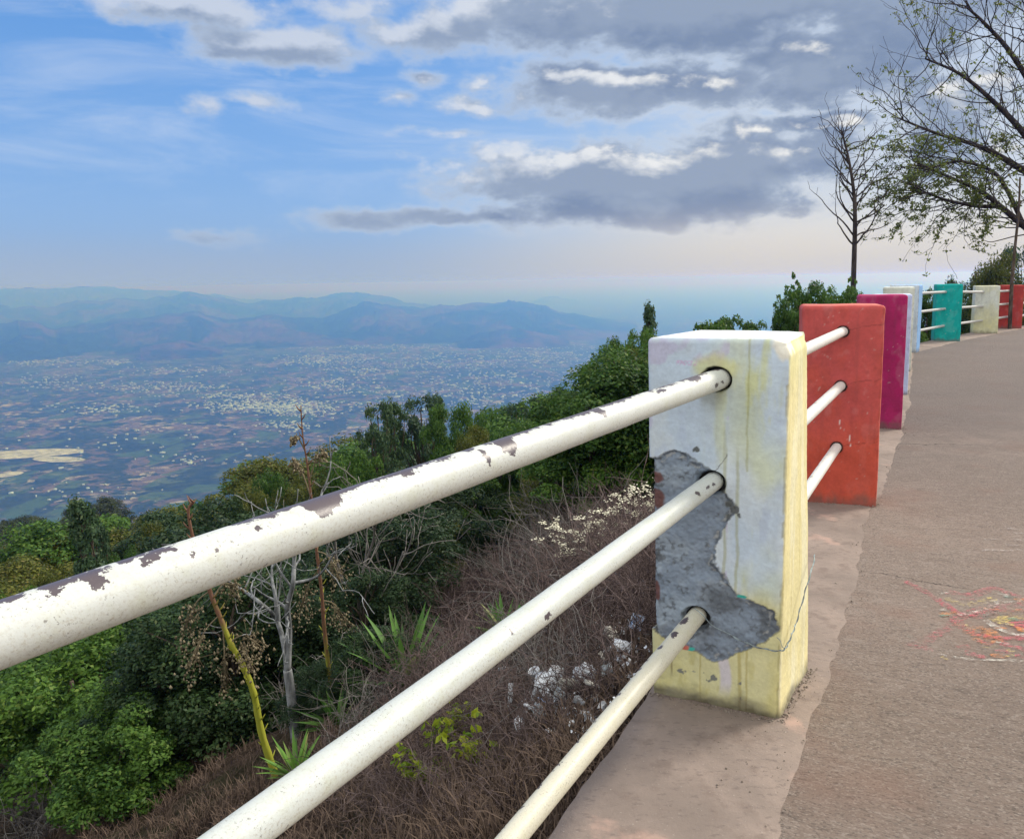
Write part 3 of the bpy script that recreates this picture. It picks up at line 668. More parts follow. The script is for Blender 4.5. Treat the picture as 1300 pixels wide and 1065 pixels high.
# ------------------------------------------------------------------ path, kerb strip
def offset_poly(d, pts):
    pts = np.array(pts); T = np.gradient(pts, axis=0); T /= np.linalg.norm(T, axis=1)[:, None]; N = np.column_stack([T[:, 1], -T[:, 0]]); return pts+N*d
def resample(p, st):
    s = np.concatenate([[0], np.cumsum(np.hypot(*np.diff(p, axis=0).T))]); q = np.arange(0, s[-1], st); return np.column_stack([np.interp(q, s, p[:, 0]), np.interp(q, s, p[:, 1])])
ep = edge[1:-1].copy(); er = resample(ep, .04)
k = np.ones(25)/25; ers = np.column_stack([np.convolve(np.pad(er[:, i], 12, 'edge'), k, 'valid') for i in (0, 1)])
w_k = .47+(fbm(np.arange(len(ers))*.04*1.6, 0, 0, 4, 91)-.5)*.07+(fbm(np.arange(len(ers))*.04*14, 0, 0, 3, 92)-.5)*.028
T = np.gradient(ers, axis=0); T /= np.linalg.norm(T, axis=1)[:, None]; N = np.column_stack([T[:, 1], -T[:, 0]])
outer = ers+N*(-.02+(fbm(np.arange(len(ers))*.3, 0, 0, 3, 93)-.5)*.035)[:, None]; inner = ers+N*w_k[:, None]
nn = len(ers); rows = []
for f in np.linspace(0, 1, 8): q = outer+(inner-outer)*f; rows.append(np.column_stack([q, np.full(nn, .003+(.004 if f < .99 else -.004))+(fbm(q[:, 0]*5, q[:, 1]*5, 0, 3, 94)-.5)*.004]))
lowr = np.column_stack([outer-N*(-.03), np.full(nn, -.18)]); low2 = np.column_stack([outer-N*.02, np.full(nn, -.75)])
V = np.stack([low2, lowr, *rows], 1).reshape(-1, 3); nv = len(rows)+2
o = link('kerb', mesh('kerb', V, grid_faces(nn, nv)[:, ::-1], None, M['kerb'], True)); tag(o, kind='structure')
ins = np.linspace(.15, 12, 26); V = np.stack([np.column_stack([ers+N*f, np.full(nn, 0.)]) for f in ins], 1).reshape(-1, 3)
far_ok = True
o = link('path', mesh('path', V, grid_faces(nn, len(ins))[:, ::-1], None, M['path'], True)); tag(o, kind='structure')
# grit along the joint
g = MB()
for i in range(1500):
    j = rng.integers(0, nn); q = inner[j]+N[j]*rng.normal(.0, .035)
    if not (1.2 < q[1] < 9): continue
    r = abs(rng.normal(0, .002))+.0012
    v = np.array([[1, 0, 0], [-1, 0, 0], [0, 1, 0], [0, -1, 0], [0, 0, .7], [0, 0, -.7]])*r*(.7+.6*rng.random((6, 1)))
    g.add(v+[q[0], q[1], .006], None, [[0, 2, 4], [2, 1, 4], [1, 3, 4], [3, 0, 4], [2, 0, 5], [1, 2, 5], [3, 1, 5], [0, 3, 5]], rng.random())
for i in range(120):
    q = np.array(onz(rng.uniform(900, 1060), rng.uniform(850, 1010))[:2]); 
    if not (((q-near['fl'])@near['n'] < -.005) or ((q-near['fr'])@near['w'] > .005)): continue
    r = abs(rng.normal(0, .0014))+.001
    v = np.array([[1, 0, 0], [-1, 0, 0], [0, 1, 0], [0, -1, 0], [0, 0, .7], [0, 0, -.7]])*r*(.7+.6*rng.random((6, 1)))
    g.add(v+[q[0], q[1], .009], None, [[0, 2, 4], [2, 1, 4], [1, 3, 4], [3, 0, 4], [2, 0, 5], [1, 2, 5], [3, 1, 5], [0, 3, 5]], rng.random())
for P_ in posts[:4]:  # grit added round the post feet in place of contact shadow
    cr_ = [P_['fl'], P_['fr'], P_['br'], P_['bl']]
    for i in range(420 if P_ is near else 160):
        a_, b_ = (cr_[0], cr_[1]) if rng.random() < .5 else (cr_[1], cr_[2]); q = a_+(b_-a_)*rng.random(); od = (q-pc(P_)); od /= np.linalg.norm(od); q = q+od*abs(rng.normal(0, .016))
        r = abs(rng.normal(0, .0018))+.001; v = np.array([[1, 0, 0], [-1, 0, 0], [0, 1, 0], [0, -1, 0], [0, 0, .7], [0, 0, -.7]])*r*(.7+.6*rng.random((6, 1)))
        g.add(v+[q[0], q[1], .009], None, [[0, 2, 4], [2, 1, 4], [1, 3, 4], [3, 0, 4], [2, 0, 5], [1, 2, 5], [3, 1, 5], [0, 3, 5]], rng.random()*.5)
o = link('gravel', g.me('gravel', M['stone'])); tag(o, 'fine grit along the joint between kerb and path, more added round posts as contact shade', 'gravel', kind='stuff')
# chalk drawing
def mk_chalk():
    m, t = newmat('chalk_powder'); v = t.attr('col').outputs['Color']; p = t.n('ShaderNodeTexCoord').outputs['Object']
    n = t.noise(t.mapping(p, rot=(0, 0, math.radians(20)), sc=(1, 2.5, 1)), 48, 5, .75); b = t.noise(p, 3., 3, .6)
    al = t.m('MULTIPLY', t.ss(t.m('ADD', n, t.m('MULTIPLY', t.m('SUBTRACT', b, .5), .5)), .45, .66), .58)
    pr = t.n('ShaderNodeBsdfPrincipled', ins={'Base Color': v, 'Roughness': .95, 'Specular IOR Level': .1})
    tr = t.n('ShaderNodeBsdfTransparent'); mx = t.n('ShaderNodeMixShader', ins={0: al, 1: tr.outputs[0], 2: pr.outputs[0]})
    o = t.n('ShaderNodeOutputMaterial'); t.nt.links.new(mx.outputs[0], o.inputs[0]); return m
Vc = []; Qc = []; Cc = []
def ribbon(pts, wd, col):
    global Vc
    lift = .004+.0004*(len(Cc) % 9)
    P = smooth([onz(*q) for q in pts], 8)[:, :2]; T = np.gradient(P, axis=0); T /= np.linalg.norm(T, axis=1)[:, None]+1e-9; N = np.column_stack([-T[:, 1], T[:, 0]])
    w_ = wd*(.7+.6*fbm(np.arange(len(P))*.35, len(Cc), 0, 2, 5))[:, None]
    a = P+N*w_; b = P-N*w_; n0 = sum(len(v) for v in Vc)
    V = np.stack([a, b], 1).reshape(-1, 2); Vc.append(np.column_stack([V, np.full(len(V), lift)]))
    i = np.arange(len(P)-1)*2+n0; Qc.append(np.stack([i, i+1, i+3, i+2], -1)); Cc.append(np.tile(np.array([col]), (len(V), 1)))
pk = (.62, .12, .17); ye = (.72, .58, .20); wh = (.74, .72, .66); te = (.12, .32, .28); og = (.72, .28, .10)
ribbon([(1148, 738), (1180, 755), (1205, 772), (1222, 782)], .016, pk); ribbon([(1155, 822), (1180, 812), (1205, 796), (1220, 784), (1250, 774), (1300, 768), (1340, 772)], .020, pk)
ribbon([(1200, 760), (1225, 768), (1250, 764), (1262, 760)], .016, ye); ribbon([(1205, 752), (1235, 756), (1262, 748), (1285, 756), (1330, 770)], .018, pk)
ribbon([(1215, 782), (1240, 778), (1268, 768), (1300, 764)], .010, wh); ribbon([(1212, 784), (1222, 798), (1245, 808), (1275, 812), (1310, 810)], .020, pk)
ribbon([(1235, 786), (1260, 778), (1300, 775), (1350, 782)], .022, pk); ribbon([(1248, 786), (1262, 780), (1300, 782), (1340, 790)], .012, te)
ribbon([(1250, 788), (1268, 800), (1295, 808), (1330, 808)], .012, wh); ribbon([(1262, 790), (1285, 784), (1310, 786)], .020, ye); ribbon([(1285, 796), (1310, 792), (1340, 796)], .028, pk)
ribbon([(1228, 806), (1245, 800), (1262, 810), (1240, 816)], .030, og); ribbon([(1150, 808), (1165, 812)], .014, te); ribbon([(1160, 820), (1185, 826)], .020, pk)
ribbon([(1190, 832), (1230, 838), (1280, 840), (1330, 842)], .007, wh); ribbon([(1225, 830), (1250, 836)], .014, pk); ribbon([(1270, 818), (1300, 826), (1340, 830)], .020, pk); ribbon([(1290, 800), (1320, 804)], .018, og)
for i in range(60):
    x0 = rng.uniform(1190, 1340); y0 = rng.uniform(752, 835); ribbon([(x0, y0), (x0+rng.uniform(4, 22), y0+rng.uniform(-3, 4))], rng.uniform(.006, .016), [pk, ye, wh, te, og, pk][rng.integers(0, 6)])
# rubbed floor marks
for i in range(7):
    x0 = rng.uniform(1240, 1290); y0 = rng.uniform(665, 705); ribbon([(x0, y0), (x0+rng.uniform(20, 50), y0+rng.uniform(-5, 4))], rng.uniform(.006, .012), (.52, .48, .46))
Vc = np.vstack(Vc); cpt = Vc.mean(0); cpt[2] = 0
o = link('chalk_drawing', mesh('chalk_drawing', Vc-cpt, np.vstack(Qc), None, mk_chalk(), attr=np.vstack(Cc)), loc=cpt); tag(o, 'faded pink, yellow and green chalk rangoli drawing on the path', 'chalk drawing')
o = None
mk = MB()
# ------------------------------------------------------------------ terrain
rr = np.concatenate([np.linspace(.4, 14, 70), np.geomspace(14.4, 2600, 190)])
aa = np.concatenate([np.linspace(-180, -48, 60), np.linspace(-47, 47, 300), np.linspace(48, 180, 60)])*PI/180
RR, AA = np.meshgrid(rr, aa, indexing='ij'); X = RR*np.sin(AA); Y = RR*np.cos(AA)
Z = ground(X, Y)
V = np.stack([X, Y, Z], -1).reshape(-1, 3); Q = grid_faces(len(rr), len(aa))[:, ::-1]
c0 = len(V); V = np.vstack([V, [0, 0, -.12]]); tr = [(c0, j+1, j) for j in range(len(aa)-1)]
o = link('hillside', mesh('hillside', V, Q, tr, M['slope'], True)); tag(o, kind='structure')
# the plain 900 m below
ZP = -900.
rr = np.geomspace(600, 98000, 70); aa = np.linspace(-PI, PI, 97)
RR, AA = np.meshgrid(rr, aa, indexing='ij'); V = np.stack([RR*np.sin(AA), RR*np.cos(AA), np.full_like(RR, ZP)], -1).reshape(-1, 3)
o = link('plain', mesh('plain', V, grid_faces(len(rr), len(aa))[:, ::-1], None, M['plain'])); tag(o, kind='structure')
# mountains: real ridges with depth, crest height taken from the skyline
def ridge(name, pts, Rk, depth, seed, foot=1., k1=1., foot_mult=1.):
    pts = np.array(pts, float); dirs = np.array([ray(x, y) for x, y in pts]); az = np.arctan2(dirs[:, 0], dirs[:, 1]); el = dirs[:, 2]/np.hypot(dirs[:, 0], dirs[:, 1])
    a = np.linspace(az[0]-.002, az[-1]+.002, int((az[-1]-az[0])*976*1.6)+20); crest = np.interp(a, az, el)+(fbm(a*45, seed, 0, 5, seed)-.5)*.0085
    rel = np.linspace(-1, .8, 90)
    A, T = np.meshgrid(a, rel, indexing='ij'); CR = np.broadcast_to(crest[:, None], A.shape)*Rk*1000+EYE
    R = Rk*1000+T*depth*1000
    x = R*np.sin(A); y = R*np.cos(A)
    H = CR-ZP
    wx = x/1000; wy = y/1000
    rn = 1-np.abs(2*fbm(wx*.55/foot_mult+seed, wy*.55/foot_mult, 0, 5, seed)-1)   # ridged
    r2 = 1-np.abs(2*fbm(wx*1.7+seed, wy*1.7, 0, 5, seed+3)-1)
    prof = np.clip(1-np.abs(T)**1.15, 0, 1)
    spur = np.clip(prof+((rn-.75)*.95+(r2-.75)*.45)*np.abs(T)**.5*1.4*np.clip(prof*3, 0, 1), 0, None)
    z = ZP-8+H*np.minimum(spur, 1.02)
    o = link(name, mesh(name, np.stack([x, y, z], -1).reshape(-1, 3), grid_faces(len(a), 90), None, M['mount'], True)); tag(o, kind='structure'); return o
def off(pts, dy): return [(x, y+dy) for x, y in pts]
ridge('hills', [(-60, 369), (0, 369), (70, 366), (140, 365), (185, 369), (230, 372), (300, 377), (360, 384), (430, 395)], 33, 3.5, 11)
ridge('hills', [(-60, 388), (0, 388), (20, 391), (60, 388), (110, 383), (160, 381), (200, 378), (225, 374), (240, 371), (262, 372), (285, 378), (315, 387), (335, 383), (365, 378), (420, 375), (465, 373), (490, 376), (512, 384), (535, 390), (560, 388), (600, 394), (640, 402), (700, 415)], 22, 4.5, 23)
ridge('hills', [(-60, 412), (0, 412), (22, 407), (45, 412), (70, 419), (110, 414), (140, 408), (175, 404), (215, 401), (245, 395), (262, 400), (300, 407), (330, 404), (355, 399), (380, 404), (410, 404), (440, 393), (462, 384), (480, 387), (510, 389), (535, 392), (560, 388), (600, 385), (640, 384), (670, 385), (690, 390), (710, 396), (730, 400), (750, 405), (790, 412), (830, 420)], 14.6, 3.2, 37)
ridge('hills', [(575, 436), (595, 428), (615, 421), (640, 416), (662, 418), (690, 424), (715, 431), (730, 437)], 11.3, 1.0, 43, foot_mult=.6)
ridge('hills', [(180, 442), (215, 436), (232, 432), (260, 438), (280, 442)], 11.0, .6, 47, foot_mult=.6)
ridge('hills', [(640, 392), (668, 384), (695, 378), (708, 376), (722, 381), (745, 388), (772, 386), (800, 391), (840, 387), (870, 390), (910, 394), (980, 392), (1040, 398), (1100, 396), (1200, 398)], 31, 4, 53)
ridge('hills', [(730, 415), (760, 405), (790, 403), (815, 408), (845, 404), (880, 410), (930, 408), (1000, 412), (1100, 410), (1200, 412)], 19, 3.2, 59)
# dry lake bed
P = []
n = 60
for i in range(n):
    a = 2*PI*i/n; r = 1+.35*(fbm(math.cos(a)*2+5, math.sin(a)*2, 0, 3, 4)-.5)
    P.append((math.cos(a)*r, math.sin(a)*r))
def flat_patch(name, px, py, rx, ry, rot=0):
    c = onz(px, py, ZP+3); V = [[0, 0, 0]]
    for q in P:
        x = q[0]*rx; y = q[1]*ry; V.append([x*math.cos(rot)-y*math.sin(rot), x*math.sin(rot)+y*math.cos(rot), 0])
    o = link(name, mesh(name, V, None, [(0, i+1, (i+1) % n+1) for i in range(n)], M['lake']), loc=c); tag(o, kind='structure'); return o
flat_patch('dry_lake_bed', 30, 576, 330, 120, .1); flat_patch('dry_lake_bed', 75, 583, 170, 60, -.3); flat_patch('dry_lake_bed', 12, 602, 60, 60)
# towns
tb = MB()
clusters = [(330, 515, 90, 9, 420), (375, 520, 60, 10, 260), (300, 503, 80, 5, 120), (130, 520, 60, 8, 90), (210, 492, 110, 7, 200), (420, 455, 60, 6, 240), (400, 460, 40, 6, 120), (50, 460, 60, 5, 160), (145, 460, 25, 3, 70),
            (230, 471, 90, 6, 100), (370, 541, 35, 6, 90), (240, 585, 30, 6, 25), (560, 458, 130, 14, 330), (640, 480, 110, 20, 260), (520, 510, 70, 20, 120), (480, 440, 120, 5, 180), (700, 450, 90, 14, 300), (760, 470, 50, 20, 130),
            (680, 505, 60, 12, 120), (600, 500, 60, 20, 120), (200, 440, 150, 4, 150), (60, 485, 60, 10, 90), (180, 560, 160, 30, 60), (430, 490, 60, 12, 160), (90, 620, 90, 20, 25), (460, 470, 60, 8, 120)]
far_b = []
for (cx, cy, sx, sy, n_) in clusters:
    for i in range(n_):
        px = cx+rng.normal()*sx*.5; py = cy+rng.normal()*sy*.5
        if py < 437: continue
        p = onz(px, py, ZP); R = np.linalg.norm(p[:2]); 
        if R > 11600: continue
        s = rng.uniform(3.5, 9.5)*(1+.8*(rng.random() < .08))*float(np.clip(R/6500, .5, .95)); far_b.append((R/s, p, s, rng.uniform(.6, 1.6), rng.uniform(2, 5), rng.random()*PI))
far_b.sort(key=lambda q: q[0])
for (_, p, s, asp, h, rz) in far_b[70:]: tb.box(p+[0, 0, h], (s*asp, s, h), rz, rng.random())
o = link('town', tb.me('town', M['whitebld'])); tag(o, 'pale specks of towns spread over the hazy plain', 'town', kind='stuff')
bm_ = MB(); bm_.box((0, 0, 1), (1, 1, 1)); bm_.box((0, 0, 2.1), (1.06, 1.06, .08)); bm_.box((.5, .4, 2.4), (.3, .3, .25)); bme = bm_.me('building', M['whitebld'])
for (_, p, s, asp, h, rz) in far_b[:70]:
    o = link('building', bme, loc=p, rz=rz, sc=(s*asp, s, h)); tag(o, 'tiny white building among the fields of the hazy plain', 'building', 'far white buildings on the plain')
# ------------------------------------------------------------------ foliage prototypes
def leaves(centers, rads, per, ls, asp=.5, droop=.0, up=.35, hollow=.55, flat=1., vv=None):
    """leaf quads around clump centres"""
    K = len(centers); n = K*per
    c = np.repeat(centers, per, 0); r = np.repeat(rads, per)
    d = rng.normal(size=(n, 3)); d /= np.linalg.norm(d, axis=1)[:, None]; d[:, 2] = np.where(d[:, 2] < -.3, -d[:, 2]*.6, d[:, 2])
    rad = r*(hollow+(1-hollow)*rng.random(n)**.6)
    pos = c+d*rad[:, None]*np.array([1, 1, flat])
    nrm = d*.8+rng.normal(size=(n, 3))*.55+np.array([0, 0, up]); nrm /= np.linalg.norm(nrm, axis=1)[:, None]
    t = np.cross(nrm, rng.normal(size=(n, 3))); t[:, 2] -= droop; t /= np.linalg.norm(t, axis=1)[:, None]
    b = np.cross(nrm, t); s = ls*(.6+.8*rng.random(n))
    s = s[:, None]
    v = np.stack([pos-t*s, pos+b*s*asp-t*s*.1+nrm*s*.12, pos+t*s, pos-b*s*asp-t*s*.1+nrm*s*.12], 1).reshape(-1, 3)
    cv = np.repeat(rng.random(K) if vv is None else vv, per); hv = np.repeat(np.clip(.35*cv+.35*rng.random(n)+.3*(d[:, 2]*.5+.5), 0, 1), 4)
    q = np.arange(n*4).reshape(-1, 4)
    return v, q, hv
def ellip_pts(n, rx, ry, rz, c=(0, 0, 0), shell=.5, seed=None):
    d = rng.normal(size=(n, 3)); d /= np.linalg.norm(d, axis=1)[:, None]; r = (shell+(1-shell)*rng.random(n))[:, None]
    return d*r*np.array([rx, ry, rz])+np.array(c)
def trunk_me(name, H, r0, mat, cl=None, nb=14, lean=.1, n=8, k=1.):
    b = MB(); z = np.linspace(-.5, H, 9); wob = rng.normal(size=(9, 2))*.04*H*lean*4; wob[0] = wob[1] = 0
    P = np.column_stack([np.cumsum(wob[:, 0])*.5, np.cumsum(wob[:, 1])*.5, z]); b.tube(P, np.linspace(r0, r0*.3, 9), n)
    if cl is not None:
        idx = rng.choice(len(cl), min(nb, len(cl)), False)
        for i in idx:
            e = cl[i]; j = int(np.clip((e[2]/H)*.55*8+1, 2, 7)); s = P[j]; mid = (s+e)/2+rng.normal(size=3)*.12*H*.3+[0, 0, .05*H]
            b.tube(smooth([s, mid, e], 4), np.linspace(r0*.45, r0*.08, 9), 5)
    return b.me(name, mat, True)
protos = {}
def crownset(kind, seed):
    global rng
    rng = np.random.default_rng(seed)
    if kind in ('bright', 'mid', 'dark', 'olive'):       # rounded, lumpy, height 5
        H = 5.; lobes = ellip_pts(8, 1.35, 1.35, 1.3, (0, 0, 2.6), .75); lobes = lobes[lobes[:, 2] > 1.1]
        cen = [ellip_pts(9, .85, .85, .65, l, .5) for l in lobes]; cen = np.vstack(cen+[ellip_pts(22, 1.7, 1.7, 1.1, (0, 0, 1.5), .8)]); cen = cen[cen[:, 2] > .2]
        rad = rng.uniform(.30, .52, len(cen)); v, q, a = leaves(cen, rad, 330, {'bright': .052, 'mid': .048, 'dark': .044, 'olive': .040}[kind], .5)
        tr = trunk_me('trunk', 3.2, .12, M['bark'], cen, 16)
    elif kind == 'euc':      # upright tufts with gaps, height 7
        H = 7.; z = rng.uniform(1.8, 6.7, 46); rr_ = 1.25*np.sin(np.clip((z-1.2)/5.8, 0, 1)*PI*.93)**.7+.12; th = rng.random(46)*2*PI; f = rng.random(46)**.5
        cen = np.column_stack([rr_*f*np.cos(th), rr_*f*np.sin(th), z]); rad = rng.uniform(.26, .46, 46)
        v, q, a = leaves(cen, rad, 130, .10, .28, droop=.6, hollow=.25, flat=1.3); tr = trunk_me('trunk', 6.3, .11, M['bark'], cen, 30, .07)
    elif kind == 'spire':   # narrow dark column, height 6
        H = 6.; n_ = 60; z = rng.uniform(.4, 5.9, n_); rr_ = .95*(1-(z/6.2)**1.6)**.8+.08; th = rng.random(n_)*2*PI; f = rng.random(n_)**.4
        cen = np.column_stack([rr_*f*np.cos(th), rr_*f*np.sin(th), z]); rad = rng.uniform(.22, .38, n_)
        v, q, a = leaves(cen, rad, 120, .085, .4, droop=.2, hollow=.2, flat=1.3); tr = trunk_me('trunk', 5.5, .10, M['bark'], cen, 20, .04)
    elif kind == 'flat':    # layered sprays
        H = 4.; cen = ellip_pts(44, 2.2, 2.2, .5, (0, 0, 3.3), .3); cen[:, 2] += .35*(1-np.hypot(cen[:, 0], cen[:, 1])/2.2); rad = rng.uniform(.25, .45, 44)
        v, q, a = leaves(cen, rad, 110, .085, .45, flat=.55, up=.9); tr = trunk_me('trunk', 3., .08, M['bark'], cen, 22)
    elif kind == 'spray':   # bush with long shoots
        H = 4.; base = ellip_pts(50, 1.5, 1.5, 1.2, (0, 0, 2.), .6); ex = []
        for i in range(22):
            a_ = rng.random()*2*PI; l = rng.uniform(1., 1.9); e = rng.uniform(.2, 1.3); d = np.array([math.cos(a_)*math.cos(e), math.sin(a_)*math.cos(e), math.sin(e)])
            for f in np.linspace(.55, 1.25, 6): ex.append(np.array([0, 0, 2.])+d*l*f+rng.normal(size=3)*.05)
        cen = np.vstack([base, ex]); rad = np.concatenate([rng.uniform(.28, .45, 50), np.full(len(ex), .13)])
        v, q, a = leaves(cen, rad, 95, .075, .5); keep = np.ones(len(q), bool); keep[50*95:] = rng.random(len(q)-50*95) < .3; q = q[keep]
        tr = trunk_me('trunk', 2.6, .08, M['bark'], cen, 40)
    return H, v, q, a, tr
def proto(kind, mat, seed):
    H, v, q, a, tr = crownset(kind, seed)
    u = np.unique(q); mp = np.zeros(len(v), int); mp[u] = np.arange(len(u)); v = v[u]; a = a[u]; q = mp[q]
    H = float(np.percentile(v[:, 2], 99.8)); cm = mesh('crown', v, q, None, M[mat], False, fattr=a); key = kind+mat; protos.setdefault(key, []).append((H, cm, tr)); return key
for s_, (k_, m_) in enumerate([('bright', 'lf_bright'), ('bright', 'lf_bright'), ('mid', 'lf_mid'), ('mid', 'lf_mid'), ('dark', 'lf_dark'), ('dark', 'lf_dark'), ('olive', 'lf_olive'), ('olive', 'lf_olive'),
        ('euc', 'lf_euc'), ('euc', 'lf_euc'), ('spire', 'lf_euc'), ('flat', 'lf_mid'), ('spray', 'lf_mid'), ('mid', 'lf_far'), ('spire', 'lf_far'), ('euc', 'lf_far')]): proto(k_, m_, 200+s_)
rng = np.random.default_rng(99)
cnt = 0
def tree(key, P, H, wf=1., label=None, name='tree', group=None, cat=None, sink=.0):
    global cnt
    cnt += 1; H0, cm, tr = protos[key][cnt % len(protos[key])]
    s = H/H0; r = link(name, None, loc=(P[0], P[1], P[2]-sink), rz=rng.random()*6.28, sc=(s*wf, s*wf, s))
    link('trunk', tr, r); link('crown', cm, r)
    tag(r, label, cat or name.replace('_', ' '), group); return r
def tree_top(key, px, ytop, Y, wpx, label, **k):
    """tree whose top shows at (px, ytop) and stands Y metres ahead; wpx = crown width in photo pixels"""
    T_ = aty(px, ytop, Y); g_ = float(ground(T_[0], T_[1])); H = max(T_[2]-g_, .8); H0 = protos[key][0][0]
    W0 = {'bright': 4.0, 'mid': 4.0, 'dark': 4., 'olive': 4., 'euc': 2.9, 'spire': 2.3, 'flat': 4.9, 'spray': 4.2}[key.split('lf_')[0]]
    wf = (wpx/FPX*Y)/(W0*H/H0); hcap = None
    if wf > 1.5 : wf = 1.5
    if wf < .45: wf = .45
    return tree(key, (T_[0], T_[1], g_), H, wf, label, **k)
G1 = 'trees and bushes on the slope below the path'
# skyline of the near spur, left to right
sk = [('spirelf_euc', 103, 634, 19, 78, 'dark upright conifer-like tree at far left just above the top rail'), ('midlf_mid', 165, 700, 20, 50, 'round green tree right of the dark upright tree'),
 ('spirelf_euc', 128, 665, 23, 36, 'short narrow tree beside the dark upright tree'), ('olivelf_olive', 60, 725, 18, 80, 'yellowish scrub bush low at the left edge'), ('brightlf_bright', 10, 745, 16, 70, 'bright bush at the left edge above the rail'),
 ('olivelf_olive', 200, 668, 21, 90, 'olive bush above the first third of the top rail'), ('olivelf_olive', 262, 648, 22, 80, 'olive scrub by the leaning dead stalk tip'), ('darklf_dark', 300, 632, 24, 80, 'dark bush on the skyline left of the thin dead stalk'),
 ('olivelf_olive', 335, 617, 25, 60, 'olive bush just left of the thin dead stalk'), ('midlf_mid', 345, 600, 27, 60, 'green bush peak left of the thin dead stalk'), ('olivelf_olive', 410, 596, 25, 80, 'olive bush behind the thin dead stalk'), ('brightlf_bright', 452, 578, 24, 90, 'bright green bush below the tall dark trees'),
 ('euclf_euc', 478, 512, 27, 62, 'leftmost tall dark tree of the skyline clump'), ('euclf_euc', 500, 508, 29, 60, 'tall dark tree, second of the skyline clump'), ('euclf_euc', 532, 503, 30, 70, 'tall dark tree, highest of the skyline clump'), ('spirelf_euc', 556, 502, 31, 34, 'slim dark spire behind the bright green crown'),
 ('brightlf_bright', 568, 514, 26, 86, 'bright green round crown right of the tall dark trees'), ('olivelf_olive', 600, 545, 24, 90, 'brownish olive bush under the bright green crown'), ('brightlf_bright', 628, 548, 22, 90, 'bright green bush touching the middle of the top rail'), ('midlf_mid', 612, 525, 29, 60, 'mid green crown behind the brownish bush'),
 ('euclf_euc', 655, 512, 30, 50, 'dark tree top on the skyline above mid rail'), ('euclf_euc', 690, 500, 28, 70, 'dark pointed tree top on the skyline right of centre'), ('euclf_euc', 715, 492, 28, 50, 'small dark pointed tree by the tall green trees'), ('midlf_mid', 668, 535, 24, 80, 'dull green bush under the dark pointed tops'),
 ('midlf_mid', 742, 500, 22, 80, 'green bush with loose outline over the rail'), ('brightlf_bright', 725, 520, 19, 90, 'bright bush hugging the rail right of centre'), ('midlf_mid', 765, 462, 21, 60, 'green tree rising left of the nearest post'), ('euclf_euc', 748, 482, 23, 40, 'thin leafy tree left of the rising green tree'),
 ('midlf_mid', 792, 430, 20, 70, 'tall green tree close to the nearest post'), ('olivelf_olive', 812, 445, 17, 70, 'olive tree directly left of the nearest post'), ('spirelf_euc', 823, 386, 24, 42, 'dark spire shaped tree peeping over the nearest post'), ('midlf_mid', 812, 420, 22, 60, 'green tree below the dark spire shaped tree'),
 ('flatlf_mid', 925, 402, 13, 96, 'flat-topped green tree behind the nearest post'), ('flatlf_mid', 903, 408, 12, 60, 'left end of the flat-topped greenery behind the nearest post'), ('flatlf_mid', 955, 408, 14, 60, 'right end of the flat-topped greenery behind the nearest post'), ('spraylf_mid', 1022, 350, 11.5, 84, 'leafy bush with long shoots behind the coral red post'), ('spraylf_mid', 1062, 356, 12.5, 80, 'leafy bush at the foot of the bare tree'), ('spraylf_mid', 1092, 358, 15, 60, 'leafy bush between bare tree and light blue post')]
for key, px, yt, Y, wpx, lb in sk: tree_top(key, px, yt, Y, wpx, lb, group=G1)
for key, px, yt, Y, wpx, lb in [('midlf_mid', 1030, 360, 12, 90, 'rounded green bush rising behind the coral red post'), ('brightlf_bright', 1068, 366, 13, 80, 'bright green bush around the foot of the bare tree'), ('midlf_mid', 1003, 384, 11, 60, 'green bush in the gap between nearest and coral red posts')]: tree_top(key, px, yt, Y, wpx, lb, group=G1)
# wood behind the rails on the right
for i, (key, px, yt, Y, wpx, lb) in enumerate([('midlf_mid', 1180, 372, 20, 50, 'bush showing between light blue and turquoise posts'), ('euclf_euc', 1187, 366, 25, 30, 'thin tree between light blue and turquoise posts'), ('darklf_dark', 1205, 372, 21, 60, 'dark bush behind the turquoise post'),
        ('olivelf_olive', 1232, 372, 23, 40, 'bush between turquoise and cream posts'), ('euclf_euc', 1212, 352, 30, 30, 'small tree top peeping over the turquoise post'), ('midlf_far', 1240, 358, 34, 60, 'hazy dark crown behind the cream post'),
        ('olivelf_olive', 1263, 324, 34, 56, 'round olive tree standing above the cream post'), ('euclf_euc', 1298, 312, 40, 60, 'tree crown cut by the right edge above the far red post'), ('midlf_far', 1290, 352, 36, 70, 'low dark crown behind the far red post'), ('midlf_mid', 1160, 385, 19, 60, 'bush behind the light blue post')]):
    tree_top(key, px, yt, Y, wpx, lb, group='trees behind the far posts')
